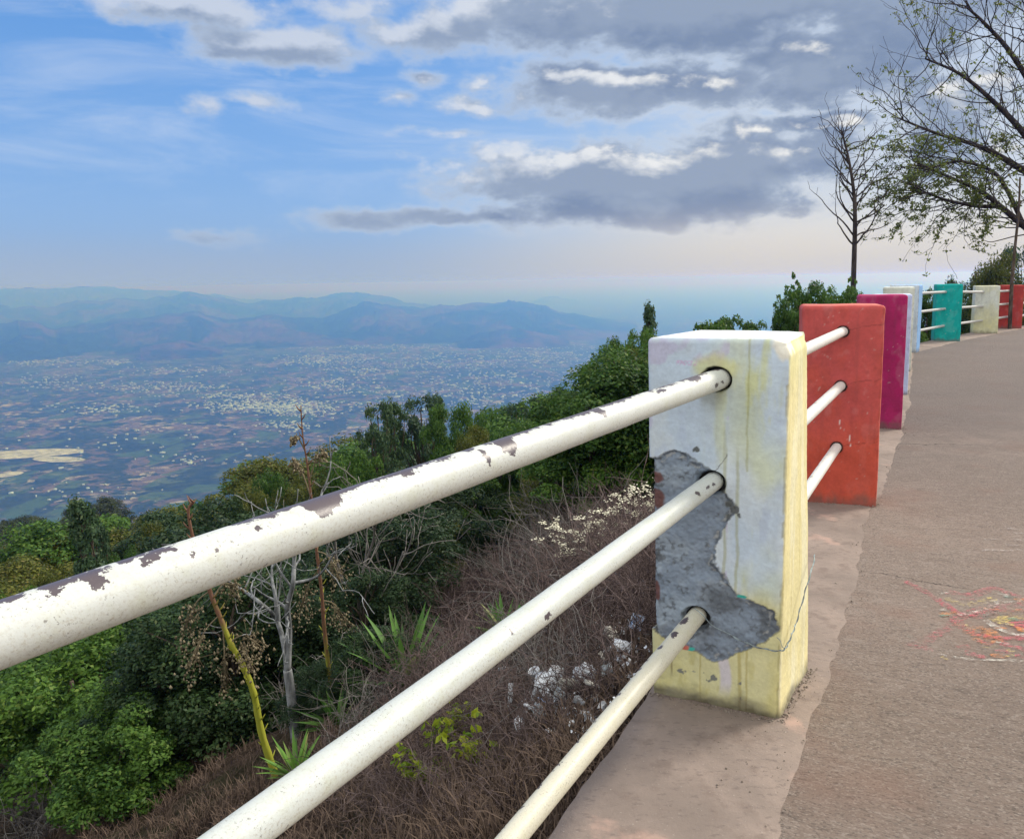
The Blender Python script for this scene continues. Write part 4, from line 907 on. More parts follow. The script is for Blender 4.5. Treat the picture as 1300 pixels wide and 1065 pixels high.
# canopy filling the slope
fill = [('darklf_dark', 300, 800, 1.5), ('darklf_dark', 250, 830, 1.5), ('darklf_dark', 330, 760, 1.5), ('darklf_dark', 420, 760, 1.4), ('darklf_dark', 470, 720, 1.4), ('darklf_dark', 520, 690, 1.4), ('olivelf_olive', 540, 720, 1.1),
        ('darklf_dark', 380, 690, 1.3), ('midlf_mid', 500, 660, 1.2), ('darklf_dark', 290, 880, 1.2), ('darklf_dark', 210, 760, 1.4), ('brightlf_bright', 140, 905, 1.6), ('brightlf_bright', 105, 940, 1.5), ('brightlf_bright', 190, 860, 1.5), ('brightlf_bright', 150, 975, 1.3), ('darklf_dark', 250, 900, 1.5), ('darklf_dark', 310, 860, 1.7), ('darklf_dark', 350, 800, 1.7), ('darklf_dark', 400, 820, 1.4), ('darklf_dark', 270, 780, 1.7), ('darklf_dark', 470, 800, 1.3), ('midlf_mid', 200, 880, 1.3),
        ('darklf_dark', 440, 790, 1.4), ('darklf_dark', 500, 740, 1.5), ('darklf_dark', 545, 690, 1.4), ('darklf_dark', 480, 850, .9), ('darklf_dark', 410, 880, .8), ('darklf_dark', 575, 650, 1.3), ('olivelf_olive', 350, 900, .6), ('olivelf_olive', 330, 720, 1.4), ('darklf_dark', 400, 740, 1.6),
        ('olivelf_olive', 30, 830, 1.2), ('olivelf_olive', 10, 900, 1.1), ('darklf_dark', 20, 960, 1.0), ('olivelf_olive', 60, 790, 1.2), ('darklf_dark', 180, 950, .9), ('brightlf_bright', 590, 640, 1.1), ('midlf_mid', 640, 640, 1.1), ('brightlf_bright', 700, 610, 1.4), ('midlf_mid', 750, 600, 1.5), ('brightlf_bright', 780, 585, 1.4), ('midlf_mid', 690, 580, 1.4),
        ('midlf_mid', 815, 560, 1.6), ('darklf_dark', 560, 640, 1.2), ('darklf_dark', 450, 810, 1.1), ('olivelf_olive', 480, 770, 1.), ('darklf_dark', 360, 830, 1.1), ('midlf_mid', 430, 690, 1.4), ('olivelf_olive', 640, 600, 1.4), ('midlf_mid', 340, 660, 1.4), ('olivelf_olive', 380, 640, 1.5), ('olivelf_olive', 440, 640, 1.5), ('midlf_mid', 500, 620, 1.5), ('darklf_dark', 600, 600, 1.3),
        ('olivelf_olive', 260, 700, 1.3), ('midlf_mid', 300, 690, 1.4), ('olivelf_olive', 180, 720, 1.2), ('midlf_mid', 110, 740, 1.3)]
words = {'bright': 'bright green leafy bush', 'mid': 'green bush', 'dark': 'dark green bush', 'olive': 'olive green bush'}
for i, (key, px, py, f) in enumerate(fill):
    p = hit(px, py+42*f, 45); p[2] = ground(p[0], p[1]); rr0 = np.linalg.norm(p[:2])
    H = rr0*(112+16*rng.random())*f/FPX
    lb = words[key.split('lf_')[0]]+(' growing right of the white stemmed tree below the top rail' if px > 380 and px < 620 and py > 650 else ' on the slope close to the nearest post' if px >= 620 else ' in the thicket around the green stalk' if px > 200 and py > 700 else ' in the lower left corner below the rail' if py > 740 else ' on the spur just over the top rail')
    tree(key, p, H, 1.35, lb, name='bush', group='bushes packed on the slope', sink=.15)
# more crowns across the spur so no soil shows
n_ = 0
while n_ < 90:
    px = rng.uniform(-60, 830); Y = rng.uniform(15, 36); P0 = aty(px, 600, Y); d_ = float(dist_edge(P0[0], P0[1]))
    if d_ < 6: continue
    if 50 < px < 170 and Y < 24: continue
    n_ += 1; key = ['midlf_mid', 'olivelf_olive', 'darklf_dark', 'brightlf_bright', 'olivelf_olive'][rng.integers(0, 5)]
    tree(key, (P0[0], P0[1], float(ground(P0[0], P0[1]))), rng.uniform(1.6, 2.9), 1.3, 'bush merging into the continuous green cover of the spur', name='bush', group='bushes covering the spur', sink=.2)
# distant wood on the bench at the left
n_ = 0
far_keys = ['midlf_far', 'spirelf_far', 'euclf_far', 'midlf_far']
while n_ < 260:
    px = rng.uniform(-60, 330); Y = rng.uniform(70, 190)**1.0; P0 = aty(px, 650, Y)
    n_ += 1; tree(far_keys[rng.integers(0, 4)], (P0[0], P0[1], float(ground(P0[0], P0[1]))), rng.uniform(6, 11), 1.1, 'hazy tree in the distant wood at the left edge', name='tree', group='distant wood on the lower slope', sink=.5)
# ------------------------------------------------------------------ bare branching trees
def branch(b, p, d, L, r, depth, spread=.5, up=.15, seg=5, ends=None, n=5, ratio=.72, kids=(2, 3), wig=.12, minr=.003):
    P = [p]; dd = d/np.linalg.norm(d)
    for i in range(seg):
        dd = dd+rng.normal(size=3)*wig+np.array([0, 0, up*.25]); dd /= np.linalg.norm(dd); P.append(P[-1]+dd*L/seg)
    P = np.array(P); b.tube(P, np.linspace(r, max(r*.62, minr), len(P)), n if depth > 1 else 4, a=rng.random())
    if ends is not None and depth <= 1: ends.extend(P[1:])
    if depth <= 0: return
    for k in range(rng.integers(kids[0], kids[1]+1)):
        i = len(P)-1 if k == 0 else rng.integers(max(1, seg//3), len(P)); nd = dd+rng.normal(size=3)*spread
        branch(b, P[i], nd, L*ratio*rng.uniform(.75, 1.15), max(r*.6*(1 if k == 0 else .8), minr), depth-1, spread, up, seg, ends, n, ratio, kids, wig, minr)
# bare tree behind the magenta post
rng = np.random.default_rng(5)
Yb = 15.; T_ = aty(1083, 380, Yb); gz = float(ground(T_[0], T_[1])); root = link('bare_tree', None, loc=(T_[0], T_[1], gz)); b = MB()
top = aty(1068, 165, Yb)-np.array([T_[0], T_[1], gz]); m1 = aty(1085, 260, Yb)-np.array([T_[0], T_[1], gz]); m2 = aty(1078, 205, Yb)-np.array([T_[0], T_[1], gz])
tk = smooth([(0, 0, -.3), aty(1084, 340, Yb)-np.array([T_[0], T_[1], gz]), m1, m2, top], 8); trk = MB(); trk.tube(tk, np.linspace(.06, .010, len(tk)), 8); link('trunk', trk.me('trunk', M['bark_dark'], True), root)
for i in range(10, len(tk)-1):
    for q in range(1+(i % 3 > 0)):
        a_ = (PI if rng.random() < .5 else 0)+rng.normal()*.9; e = rng.uniform(.3, .9); d = np.array([math.cos(a_)*math.cos(e), math.sin(a_)*math.cos(e)*.8, math.sin(e)])
        f = 1-(i-10)/len(tk); branch(b, tk[i], d, .22+.42*f, .014*f+.005, 3, .42, .3, 5, None, 5, .66, (1, 2), .12, .0035)
link('branch', b.me('branch', M['bark_dark'], True), root); tag(root, 'leafless tree with fine upright twigs above the magenta post', 'tree')
# big tree entering from the right
rng = np.random.default_rng(12)
Yb = 23.; O = aty(1372, 420, Yb); gz = float(ground(O[0], O[1])); O[2] = gz
root = link('spreading_tree', None, loc=O); b = MB(); ends = []
def rel(px, py, Y=Yb): return aty(px, py, Y)-O
tr_ = MB(); tr_.tube(smooth([(0, 0, -.5), rel(1370, 380), rel(1362, 340), rel(1352, 300)], 5), np.linspace(.30, .2, 16), 10); link('trunk', tr_.me('trunk', M['bark_dark'], True), root)
limbs = [[(1362, 345), (1330, 310), (1300, 287), (1270, 262), (1245, 243), (1205, 225), (1160, 205)], [(1352, 300), (1320, 235), (1280, 205), (1240, 185), (1190, 170), (1140, 150)], [(1352, 300), (1330, 220), (1300, 170), (1262, 130), (1220, 95), (1175, 75)],
         [(1352, 300), (1345, 200), (1320, 130), (1285, 70), (1250, 30), (1225, 8)], [(1352, 300), (1365, 200), (1350, 110), (1320, 50), (1300, 5)], [(1300, 287), (1275, 235), (1255, 215), (1215, 205), (1180, 215)], [(1270, 262), (1240, 262), (1205, 255), (1175, 245)], [(1352, 300), (1400, 220), (1420, 120), (1430, 40)], [(1352, 300), (1420, 260), (1480, 200)]]
for k, lm in enumerate(limbs):
    yy = Yb+rng.uniform(-1.2, 1.2); P = smooth([rel(x, y, Yb+(yy-Yb)*i/len(lm)) for i, (x, y) in enumerate(lm)], 5); r = np.linspace(.13 if k < 5 else .07, .022, len(P)); b.tube(P, r, 7)
    for i in range(5, len(P)):
        for q in range(1+(i % 3 == 0)):
            d = (P[min(i+1, len(P)-1)]-P[i-1]); d /= np.linalg.norm(d); d = d*.8+rng.normal(size=3)*.55+[0, 0, .1 if k in (1, 2, 3, 4) else -.02]
            branch(b, P[i], d, rng.uniform(.7, 1.3), .020, 3, .42, .0 if k in (0, 5, 6) else .25, 4, ends, 4, .72, (1, 3), .14, .0045)
link('branch', b.me('branch', M['bark_dark'], True), root)
ends = np.array(ends); el = (ends+O-EY); yp = el[:, 2]/el[:, 1]
pr = np.where(yp < .17, .34, .07)*(.4+1.2*fbm(ends[:, 0]*1.1, ends[:, 1]*1.1, ends[:, 2]*1.1, 3, 8)); keep = rng.random(len(ends)) < pr; cen = ends[keep]; print('tree leaves', len(cen))
v, q, a = leaves(cen, np.full(len(cen), .14), 6, .05, .45, droop=.3, hollow=.2); link('crown', mesh('crown', v, q, None, M['lf_sparse'], fattr=a), root)
tag(root, 'wide spreading thinly leaved tree reaching in from the top right', 'tree')
# thin leaning stem near far red post
b = MB(); base = onz(1282, 418); base[:2] = aty(1282, 418, base[1])[:2]; Ys = base[1]
P = smooth([np.zeros(3)-[0, 0, .1], aty(1284, 370, Ys)-base, aty(1288, 320, Ys)-base, aty(1293, 270, Ys)-base, aty(1295, 225, Ys)-base], 5); b.tube(P, np.linspace(.045, .018, len(P)), 6)
for q in ((14, (-.5, 0, .5)), (16, (.4, .1, .5)), (18, (-.3, .2, .5))): branch(b, P[q[0]], np.array(q[1]), .4, .01, 1, .4, .2, 4, None, 4)
o = link('sapling', b.me('sapling', M['bark']), loc=base); tag(o, 'thin leaning leafless stem in front of the far red post', 'sapling')
# pale forked tree below the top rail
rng = np.random.default_rng(31)
base = hit(376, 938); Yb = base[1]; base[2] = ground(base[0], base[1]); root = link('pale_tree', None, loc=base); b = MB(); t1 = MB()
def rl(px, py, dy=0): return aty(px, py, Yb+dy)-base
t1.tube(smooth([(0, 0, -.2), rl(372, 905), rl(368, 870), rl(365, 850)], 5), np.linspace(.052, .044, 16), 8); link('trunk', t1.me('trunk', M['bark_pale'], True), root)
for lm, r in (([(365, 852), (360, 815), (350, 785), (330, 765), (310, 750), (285, 735)], .030), ([(365, 852), (367, 800), (365, 770), (372, 740), (374, 700), (378, 660)], .036), ([(352, 788), (350, 760), (345, 730), (348, 700)], .022), ([(366, 775), (355, 765), (335, 755), (322, 745)], .018), ([(372, 740), (395, 735), (410, 725), (425, 700)], .018)):
    P = smooth([rl(x, y, rng.normal()*.1*i) for i, (x, y) in enumerate(lm)], 5); b.tube(P, np.linspace(r, r*.4, len(P)), 7)
    for i in range(8, len(P), 3): d = P[i]-P[i-2]; d = d/np.linalg.norm(d)+rng.normal(size=3)*.45; branch(b, P[i], d, .42, r*.35, 2, .4, .15, 4, None, 4, .75, (2, 2), .14, .004)
link('branch', b.me('branch', M['bark_pale'], True), root); tag(root, 'pale grey bare tree with a forked trunk under the top rail', 'tree')
# grey leafless tree right of it
rng = np.random.default_rng(33)
for (bx, by, label, tops) in ((470, 850, 'grey leafless tree between pale forked tree and rails', [[(462, 800), (455, 760), (462, 720), (475, 680), (470, 640)], [(462, 800), (480, 760), (500, 730), (512, 700)], [(455, 760), (435, 735), (425, 700)]]), (330, 800, 'small grey leafless tree behind the green stalk', [[(325, 770), (335, 730), (345, 690)], [(325, 770), (300, 745), (290, 720)]])):
    base = hit(bx, by); Yb = base[1]; base[2] = ground(base[0], base[1]); root = link('bare_tree', None, loc=base); b = MB(); t1 = MB()
    t1.tube(smooth([(0, 0, -.2), rl(*tops[0][0])], 5), np.linspace(.04, .034, 6), 6); link('trunk', t1.me('trunk', M['bark_pale'], True), root)
    for lm in tops:
        P = smooth([rl(x, y, rng.normal()*.1*i) for i, (x, y) in enumerate(lm)], 5); b.tube(P, np.linspace(.028, .010, len(P)), 6)
        for i in range(4, len(P), 2): d = P[i]-P[i-2]; d = d/np.linalg.norm(d)+rng.normal(size=3)*.5; branch(b, P[i], d, .5, .010, 3, .45, .1, 4, None, 4, .75, (2, 2), .16, .004)
    link('branch', b.me('branch', M['twig_grey'], True), root); tag(root, label, 'tree')
# ------------------------------------------------------------------ agaves and their stalks
def agave_me(seed, n=34, L=.75):
    global rng
    r0 = rng; rng = np.random.default_rng(seed); b = MB()
    for i in range(n):
        a_ = i*2.39996+rng.normal()*.15; e = 1.35-1.05*(i/n)+rng.normal()*.1; ll = L*rng.uniform(.75, 1.1)*(1-.15*(i/n)); wd = .034*rng.uniform(.8, 1.15)
        t = np.linspace(0, 1, 9); cur = rng.uniform(.05, .45); r = ll*(t*math.cos(e)+cur*.3*t*t); z = ll*(t*math.sin(e)-cur*.35*t*t)
        cx = np.array([math.cos(a_), math.sin(a_)]); sx = np.array([-math.sin(a_), math.cos(a_)]); w_ = wd*np.array([.9, .85, .9, 1, .97, .82, .6, .32, .02])
        mid = np.column_stack([r[:, None]*cx, z]); lft = np.column_stack([r[:, None]*cx+w_[:, None]*sx, z+w_*.55]); rgt = np.column_stack([r[:, None]*cx-w_[:, None]*sx, z+w_*.55]); und = mid-np.array([0, 0, .006])
        V = np.stack([lft, mid, rgt], 1).reshape(-1, 3); Q = []
        for k in range(8):
            for q in (0, 1): Q.append([k*3+q, k*3+q+1, k*3+q+4, k*3+q+3])
        b.add(V, Q, None, rng.random())
    rng = r0; return b.me('agave', M['agave'], True)
ags = [agave_me(s) for s in (1, 2, 3)]
for i, (px, py, sc, lb) in enumerate([(515, 872, 1.35, 'largest agave rosette, above the middle rail'), (428, 925, 1.0, 'agave with drooping blades left of the largest one'), (376, 985, .95, 'small agave where the green stalk ends'), (640, 805, .9, 'agave half hidden under the middle rail'), (432, 890, .9, 'agave behind the red brown stalk')]):
    p = hit(px, py); s = (.85 if i == 0 else .66)*sc*np.linalg.norm(p[:2])/7.; o = link('agave', ags[i % 3], loc=(p[0], p[1], float(ground(p[0], p[1]))-.03), rz=i*1.3, sc=s); tag(o, lb, 'agave', 'agaves on the slope')
def stalk(name, pts, r0, r1, label, Yadd=0, br=(), a0=0.):
    base = hit(*pts[0]); Yb = base[1]; base[2] = ground(base[0], base[1]); P = smooth([aty(x, y, Yb)-base for x, y in pts], 7); P[0, 2] -= .1
    root = link(name, None, loc=base); b = MB(); k = len(P); b.tube(P, np.linspace(r0, r1, k)*(1+.08*np.sin(np.arange(k)*1.9)), 9, a=np.concatenate([np.repeat(np.linspace(a0, 1.1, k), 9), [a0, 1]]))
    for i in range(3, k-1, 2):    # bracts
        a_ = rng.random()*6.28; d = np.array([math.cos(a_), math.sin(a_), .8]); b.tube([P[i], P[i]+d*.035, P[i]+d*.06+[0, 0, .02]], [.010, .007, .002], 4, a=i/k)
    link('stem', b.me('stem', M['stalk'], True), root)
    for (x0, y0, x1, y1, sp) in br:
        s0 = np.argmin([np.linalg.norm(q-(aty(x0, y0, Yb)-base)) for q in P]); e = aty(x1, y1, Yb+rng.normal()*.15)-base; h = MB(); mid = (P[s0]+e)/2+[0, 0, .08]
        Q = smooth([P[s0], mid, e], 6); h.tube(Q, np.linspace(.008, .004, len(Q)), 4, a=.3)
        for q in range(95):
            c_ = Q[rng.integers(len(Q)//2, len(Q))]+rng.normal(size=3)*np.array([sp, sp, sp*1.3])-[0, 0, sp*.8]; r_ = rng.uniform(.006, .013)
            v = np.array([[1, 0, 0], [-1, 0, 0], [0, 1, 0], [0, -1, 0], [0, 0, 1.6], [0, 0, -1.6]])*r_*(.6+.8*rng.random((6, 1))); h.add(v+c_, None, [[0, 2, 4], [2, 1, 4], [1, 3, 4], [3, 0, 4], [2, 0, 5], [1, 2, 5], [3, 1, 5], [0, 3, 5]], rng.random())
            if q % 3 == 0: h.tube([Q[rng.integers(len(Q)//2, len(Q))], c_], .002, 3, a=.2)
        link('husk_cluster', h.me('husk_cluster', M['husk']), root)
    tag(root, label, 'agave stalk')
stalk('agave_stalk', [(350, 985), (332, 930), (322, 880), (308, 845), (292, 815), (280, 785), (268, 755), (258, 720), (247, 690), (239, 650), (246, 636)], .032, .009, 'leaning stalk, green below and brown above, crossing behind the top rail', br=[(300, 830, 320, 845, .06), (285, 795, 287, 870, .05), (278, 780, 240, 850, .05), (266, 750, 232, 805, .05), (270, 760, 300, 745, .05), (292, 815, 330, 820, .06)])
stalk('agave_stalk', [(428, 905), (420, 870), (415, 830), (411, 790), (408, 750), (402, 700), (396, 640), (390, 590), (384, 550), (382, 515)], .028, .005, 'thin upright reddish brown stalk rising above the top rail', a0=.36, br=[(405, 720, 380, 780, .06), (410, 760, 440, 790, .07), (404, 700, 430, 730, .08), (395, 630, 372, 585, .02), (394, 610, 412, 575, .02), (388, 570, 370, 560, .015)])
# ------------------------------------------------------------------ dry brush
rng = np.random.default_rng(44)
def shrub(b, p, H, n, rk=.004, spread=.8, a0=.0, a1=1.):
    for i in range(n):
        a_ = rng.random()*6.28; e = rng.uniform(.15, 1.45); d = np.array([math.cos(a_)*math.cos(e)*spread, math.sin(a_)*math.cos(e)*spread, math.sin(e)]); L = H*rng.uniform(.35, 1.)
        k = 6; P = [p+rng.normal(size=3)*[.12*H, .12*H, 0]]
        for j in range(k): d = d+rng.normal(size=3)*.30-[0, 0, .06]; d /= np.linalg.norm(d); P.append(P[-1]+d*L/k)
        v = rng.uniform(a0, a1); b.tube(P, np.linspace(rk, rk*.3, k+1), 3, a=v, cap=False)
        for q in range(3):
            j = rng.integers(1, k); d2_ = d+rng.normal(size=3)*.9; d2_ /= np.linalg.norm(d2_); Q = [P[j]]
            for w__ in range(3): d2_ = d2_+rng.normal(size=3)*.3; d2_ /= np.linalg.norm(d2_); Q.append(Q[-1]+d2_*L*.13)
            b.tube(Q, np.linspace(rk*.6, rk*.25, 4), 3, a=v, cap=False)
def scatter(b, boxpx, n, Hm, per, **k):
    x0, x1, y0, y1 = boxpx
    for i in range(n):
        p = hit(rng.uniform(x0, x1), rng.uniform(y0, y1), 60); p[2] = ground(p[0], p[1])-.03
        if float(dist_edge(p[0], p[1])) < .35: continue
        r = np.linalg.norm(p[:2]); shrub(b, p, Hm*rng.uniform(.6, 1.2), per, rk=.0042*(r/6)**.7, **k)
b = MB()
scatter(b, (560, 850, 640, 800), 70, 1.0, 55); scatter(b, (520, 850, 780, 960), 50, .55, 42); scatter(b, (400, 700, 880, 1080), 36, .4, 38)
scatter(b, (430, 640, 760, 900), 34, .8, 46); scatter(b, (640, 850, 560, 640), 26, 1.1, 50)
o = link('dry_brush', b.me('dry_brush', M['twig'])); tag(o, 'tangled leafless brown brush covering the slope behind the rails', 'brush', kind='stuff')
b = MB()
scatter(b, (0, 100, 880, 1060), 16, .9, 46); scatter(b, (100, 250, 740, 800), 9, 1.3, 40); scatter(b, (300, 520, 780, 940), 24, .9, 30, a0=.2); scatter(b, (560, 760, 620, 760), 26, 1.5, 26, a0=.35); scatter(b, (640, 760, 840, 880), 5, .9, 30, a0=.3)
o = link('grey_brush', b.me('grey_brush', M['twig_grey'])); tag(o, 'thin grey leafless twigs tangled among the bushes below the rail', 'brush', kind='stuff')
# dry grass tufts
b = MB()
def tuft(p, H, n):
    for i in range(n):
        a_ = rng.random()*6.28; e = rng.uniform(.5, 1.5); L = H*rng.uniform(.4, 1.); d = np.array([math.cos(a_)*math.cos(e), math.sin(a_)*math.cos(e), math.sin(e)]); s = np.array([-d[1], d[0], 0])*.0035/(abs(math.cos(e))+.1)
        q0 = p+rng.normal(size=3)*[.05, .05, 0]; q1 = q0+d*L*.55; q2 = q1+(d+[0, 0, -.5])*L*.45
        b.add([q0-s, q0+s, q1+s*.8, q1-s*.8, q2], [[0, 1, 2, 3]], [[3, 2, 4]], rng.random())
for bx, n, H in (((120, 640, 925, 1120), 420, .2), ((500, 850, 700, 1000), 300, .2), ((560, 760, 900, 1120), 260, .18), ((240, 620, 860, 960), 120, .22), ((-60, 300, 940, 1120), 200, .22)):
    for i in range(n):
        p = hit(rng.uniform(bx[0], bx[1]), rng.uniform(bx[2], bx[3]), 40); p[2] = ground(p[0], p[1])
        if float(dist_edge(p[0], p[1])) > .12: tuft(p, H, 26)
o = link('dry_grass', b.me('dry_grass', M['straw'])); tag(o, 'dry brown grass covering the ground at the bottom of the slope', 'grass', kind='stuff')
# flowering shrub
base = hit(765, 715); base[2] = ground(base[0], base[1]); root = link('flowering_shrub', None, loc=base); st = MB(); fl = MB(); Yb = base[1]
for i in range(120):
    u_ = rng.random()**.8; px = 695+140*u_+rng.normal()*7; top = 665-58*u_; py = rng.uniform(top, 706-8*u_); P0 = aty(px, py, Yb+rng.uniform(-.5, .5))-base
    if i % 3 == 0: st.tube(smooth([np.array([P0[0]*.4, P0[1]*.3, -.1]), np.array([P0[0]*.8, P0[1]*.7, P0[2]*.5]), P0], 4), np.linspace(.006, .002, 9), 3, a=rng.random())
    for q in range(rng.integers(9, 22)):
        c_ = P0+rng.normal(size=3)*[.030, .030, .010]; r_ = rng.uniform(.009, .017); k = 5; an = np.arange(k)*2*PI/k
        v = np.vstack([[0, 0, r_*.4], np.column_stack([np.cos(an)*r_, np.sin(an)*r_, rng.normal(size=k)*r_*.3])]); fl.add(v+c_, None, [[0, j+1, (j+1) % k+1] for j in range(k)], rng.random())
link('stem', st.me('stem', M['twig_grey']), root); link('flower_head', fl.me('flower_head', M['flower']), root); tag(root, 'shrub with cream white flower heads left of the nearest post', 'shrub')
# yellow-green weeds at the bottom
for i, (px, py, H, lb) in enumerate([(545, 975, .30, 'yellow-green weed below the middle rail'), (580, 960, .26, 'yellow-green seedling right of the first weed'), (520, 900, .0, ''), (605, 985, .2, 'low yellow-green sprig near the litter'), (530, 1010, .24, 'yellow-green sprig at the bottom edge')]):
    if not lb: continue
    p = hit(px, py); p[2] = ground(p[0], p[1]); r_ = link('weed', None, loc=p); s = MB(); cs = []
    for q in range(7):
        e = rng.normal(size=3)*[.09, .09, 0]+[0, 0, H*rng.uniform(.6, 1.1)]; s.tube([np.zeros(3)-[0, 0, .03], e*.5, e], [.003, .002, .001], 3); cs += [e, e*.75, e*.55]
    v, q, a = leaves(np.array(cs), np.full(len(cs), .025), 7, .022, .5); link('stem', s.me('stem', M['twig']), r_); link('foliage', mesh('foliage', v, q, None, M['lf_yel'], fattr=a), r_); tag(r_, lb, 'weed', 'weeds by the litter')
# ------------------------------------------------------------------ litter
def crumple(seed, s, fl=.3, mat='plastic_w'):
    nu, nv = 17, 10; u_ = np.linspace(0, 2*PI, nu+1)[:-1]; v_ = np.linspace(.02, PI-.02, nv); U2, V2 = np.meshgrid(u_, v_, indexing='ij')
    d = np.stack([np.cos(U2)*np.sin(V2), np.sin(U2)*np.sin(V2), np.cos(V2)*fl], -1); n = fbm(d[..., 0]*1.7+seed, d[..., 1]*1.7, d[..., 2]*5, 5, seed); n = 1-np.abs(2*n-1)
    V = (d*(.15+1.6*n[..., None]**1.8))*s*1.1+rng.normal(size=d.shape)*s*.035; V[..., 0] *= 1.3; return mesh('litter', V.reshape(-1, 3), grid_faces(nu, nv, True), None, M[mat])
def sheet(seed, sx, sy, mat):
    n = 14; x, y = np.meshgrid(np.linspace(-1, 1, n), np.linspace(-1, 1, n), indexing='ij'); z = (fbm(x*1.5+seed, y*1.5, 0, 3, seed)-.5)*.9
    x2 = x*(1-.25*np.abs(z)); V = np.stack([x2*sx, y*sy, z*min(sx, sy)], -1).reshape(-1, 3); return mesh('litter', V, grid_faces(n, n), None, M[mat])
def cup(s, mat):
    b = MB(); n = 18; th = np.arange(n)*2*PI/n; prof = [(0, 0), (.030, 0), (.033, .02), (.042, .085), (.045, .088), (.044, .092), (.040, .086), (.030, .004), (0, .004)]
    V = np.vstack([np.column_stack([np.cos(th)*r, np.sin(th)*r, np.full(n, z)]) for r, z in prof])*s; Q = []
    for k in range(len(prof)-1):
        for j in range(n): Q.append([k*n+j, k*n+(j+1) % n, (k+1)*n+(j+1) % n, (k+1)*n+j])
    return mesh('litter', V, Q, None, M[mat], True)
lit = [('bag', 700, 897, 'crumpled white bag in the middle of the litter heap', 'plastic_w', .10), ('bag', 722, 902, 'small torn white bag right of the heap middle', 'paper', .07), ('cup', 683, 888, 'white paper cup lying at the top of the litter heap', 'plastic_w', 1.3), ('sheet', 648, 912, 'long white strip standing left of the litter heap', 'plastic_w', (.02, .12)),
       ('bag', 742, 884, 'pale crushed bag uphill of the litter heap', 'plastic_w', .06), ('sheet', 712, 915, 'grey foil sheet under the litter heap', 'foil', (.07, .05)), ('sheet', 690, 918, 'torn blue wrapper at the foot of the heap', 'plastic_b', (.05, .04)), ('bag', 672, 925, 'white scrap left of the blue wrapper', 'plastic_w', .035),
       ('sheet', 600, 930, 'lone white scrap far left of the litter heap', 'plastic_w', (.04, .02)), ('sheet', 808, 816, 'blue and white packet beside the nearest post', 'plastic_b', (.05, .06)), ('bag', 778, 832, 'cream bag lying left of the blue packet', 'paper', .08), ('bag', 790, 848, 'white bag between packet and lowest rail', 'plastic_w', .05),
       ('bag', 776, 746, 'small pale blue scrap high on the slope', 'plastic_b', .05), ('bag', 817, 762, 'tiny white scrap touching the post edge', 'plastic_w', .035), ('sheet', 765, 862, 'white paper sheet above the lowest rail', 'paper', (.06, .045)), ('bag', 812, 900, 'white scrap under the lowest rail beside the kerb', 'plastic_w', .05),
       ('sheet', 800, 918, 'blue scrap under the lowest rail', 'plastic_b', (.04, .05)), ('bag', 752, 900, 'dirty white scrap by the lowest rail', 'paper', .05), ('sheet', 735, 925, 'white strip of paper close to the lowest rail', 'plastic_w', (.05, .03)), ('bag', 660, 950, 'small white scrap low in the dry grass', 'plastic_w', .04), ('sheet', 715, 880, 'light foil scrap on top of the heap', 'foil', (.05, .04)),
       ('bag', 640, 870, 'white scrap in the brush left of the cup', 'plastic_w', .03), ('sheet', 770, 880, 'crumpled blue sheet near the lowest rail', 'foil', (.05, .04)), ('bag', 685, 935, 'grey bag at the bottom of the litter heap', 'foil', .06)]
for i, (kd, px, py, lb, mt, s) in enumerate(lit):
    p = hit(px, py); p[2] = ground(p[0], p[1])+.12; r0 = .72*np.linalg.norm(p[:2])/5.; 
    me = crumple(i+3, s*r0*.95, .38, mt) if kd == 'bag' else cup(r0*s, mt) if kd == 'cup' else sheet(i+5, s[0]*r0*1.2, s[1]*r0*1.2, mt)
    nm = {'bag': 'plastic_bag', 'cup': 'paper_cup', 'sheet': 'wrapper'}[kd]; o = link(nm, me, loc=p); o.rotation_euler = (rng.uniform(.3, 1.2), rng.uniform(-.5, .5), rng.random()*6.28)
    if i == 3: o.rotation_euler = (1.2, .2, .3)
    tag(o, lb, nm.replace('_', ' '), 'litter dumped on the slope')
# heap of tiny scraps
b = MB()
for i in range(420):
    c_ = [(700, 905, 35, 18), (790, 850, 25, 40), (740, 930, 50, 22)][rng.integers(0, 3)]; px = c_[0]+rng.normal()*c_[2]*.6; py = c_[1]+rng.normal()*c_[3]*.6; p = hit(px, py, 30)
    if float(dist_edge(p[0], p[1])) < .3: continue
    p[2] = ground(p[0], p[1])+rng.uniform(.02, .12); s = rng.uniform(.006, .024); t1_ = rng.normal(size=3); t1_ /= np.linalg.norm(t1_); t2_ = np.cross(t1_, rng.normal(size=3)); t2_ /= np.linalg.norm(t2_)
    b.add([p-t1_*s, p+t2_*s*.7, p+t1_*s, p-t2_*s*.6+t1_*.2*s], [[0, 1, 2, 3]], None, rng.random())
o = link('litter', b.me('litter', M['plastic_w'])); tag(o, 'tiny white scraps strewn through the brush around the litter heap', 'litter', kind='stuff')
# ------------------------------------------------------------------ haze
hz, t = newmat('haze_air'); HZ = dict(density=3.0e-4)
v = t.n('ShaderNodeVolumePrincipled', ins={'Color': (.080, .225, .97, 1), 'Absorption Color': (.95, .91, 1., 1), 'Density': HZ['density'], 'Anisotropy': .5}); o = t.n('ShaderNodeOutputMaterial'); t.nt.links.new(v.outputs[0], o.inputs[1])
b = MB(); b.box((0, 0, (14-905)/2), (100000, 100000, (14+905)/2)); me = b.me('haze', hz); o = link('haze', me); tag(o, kind='stuff'); tag(o, 'blue evening haze filling the air over the plain', 'haze')
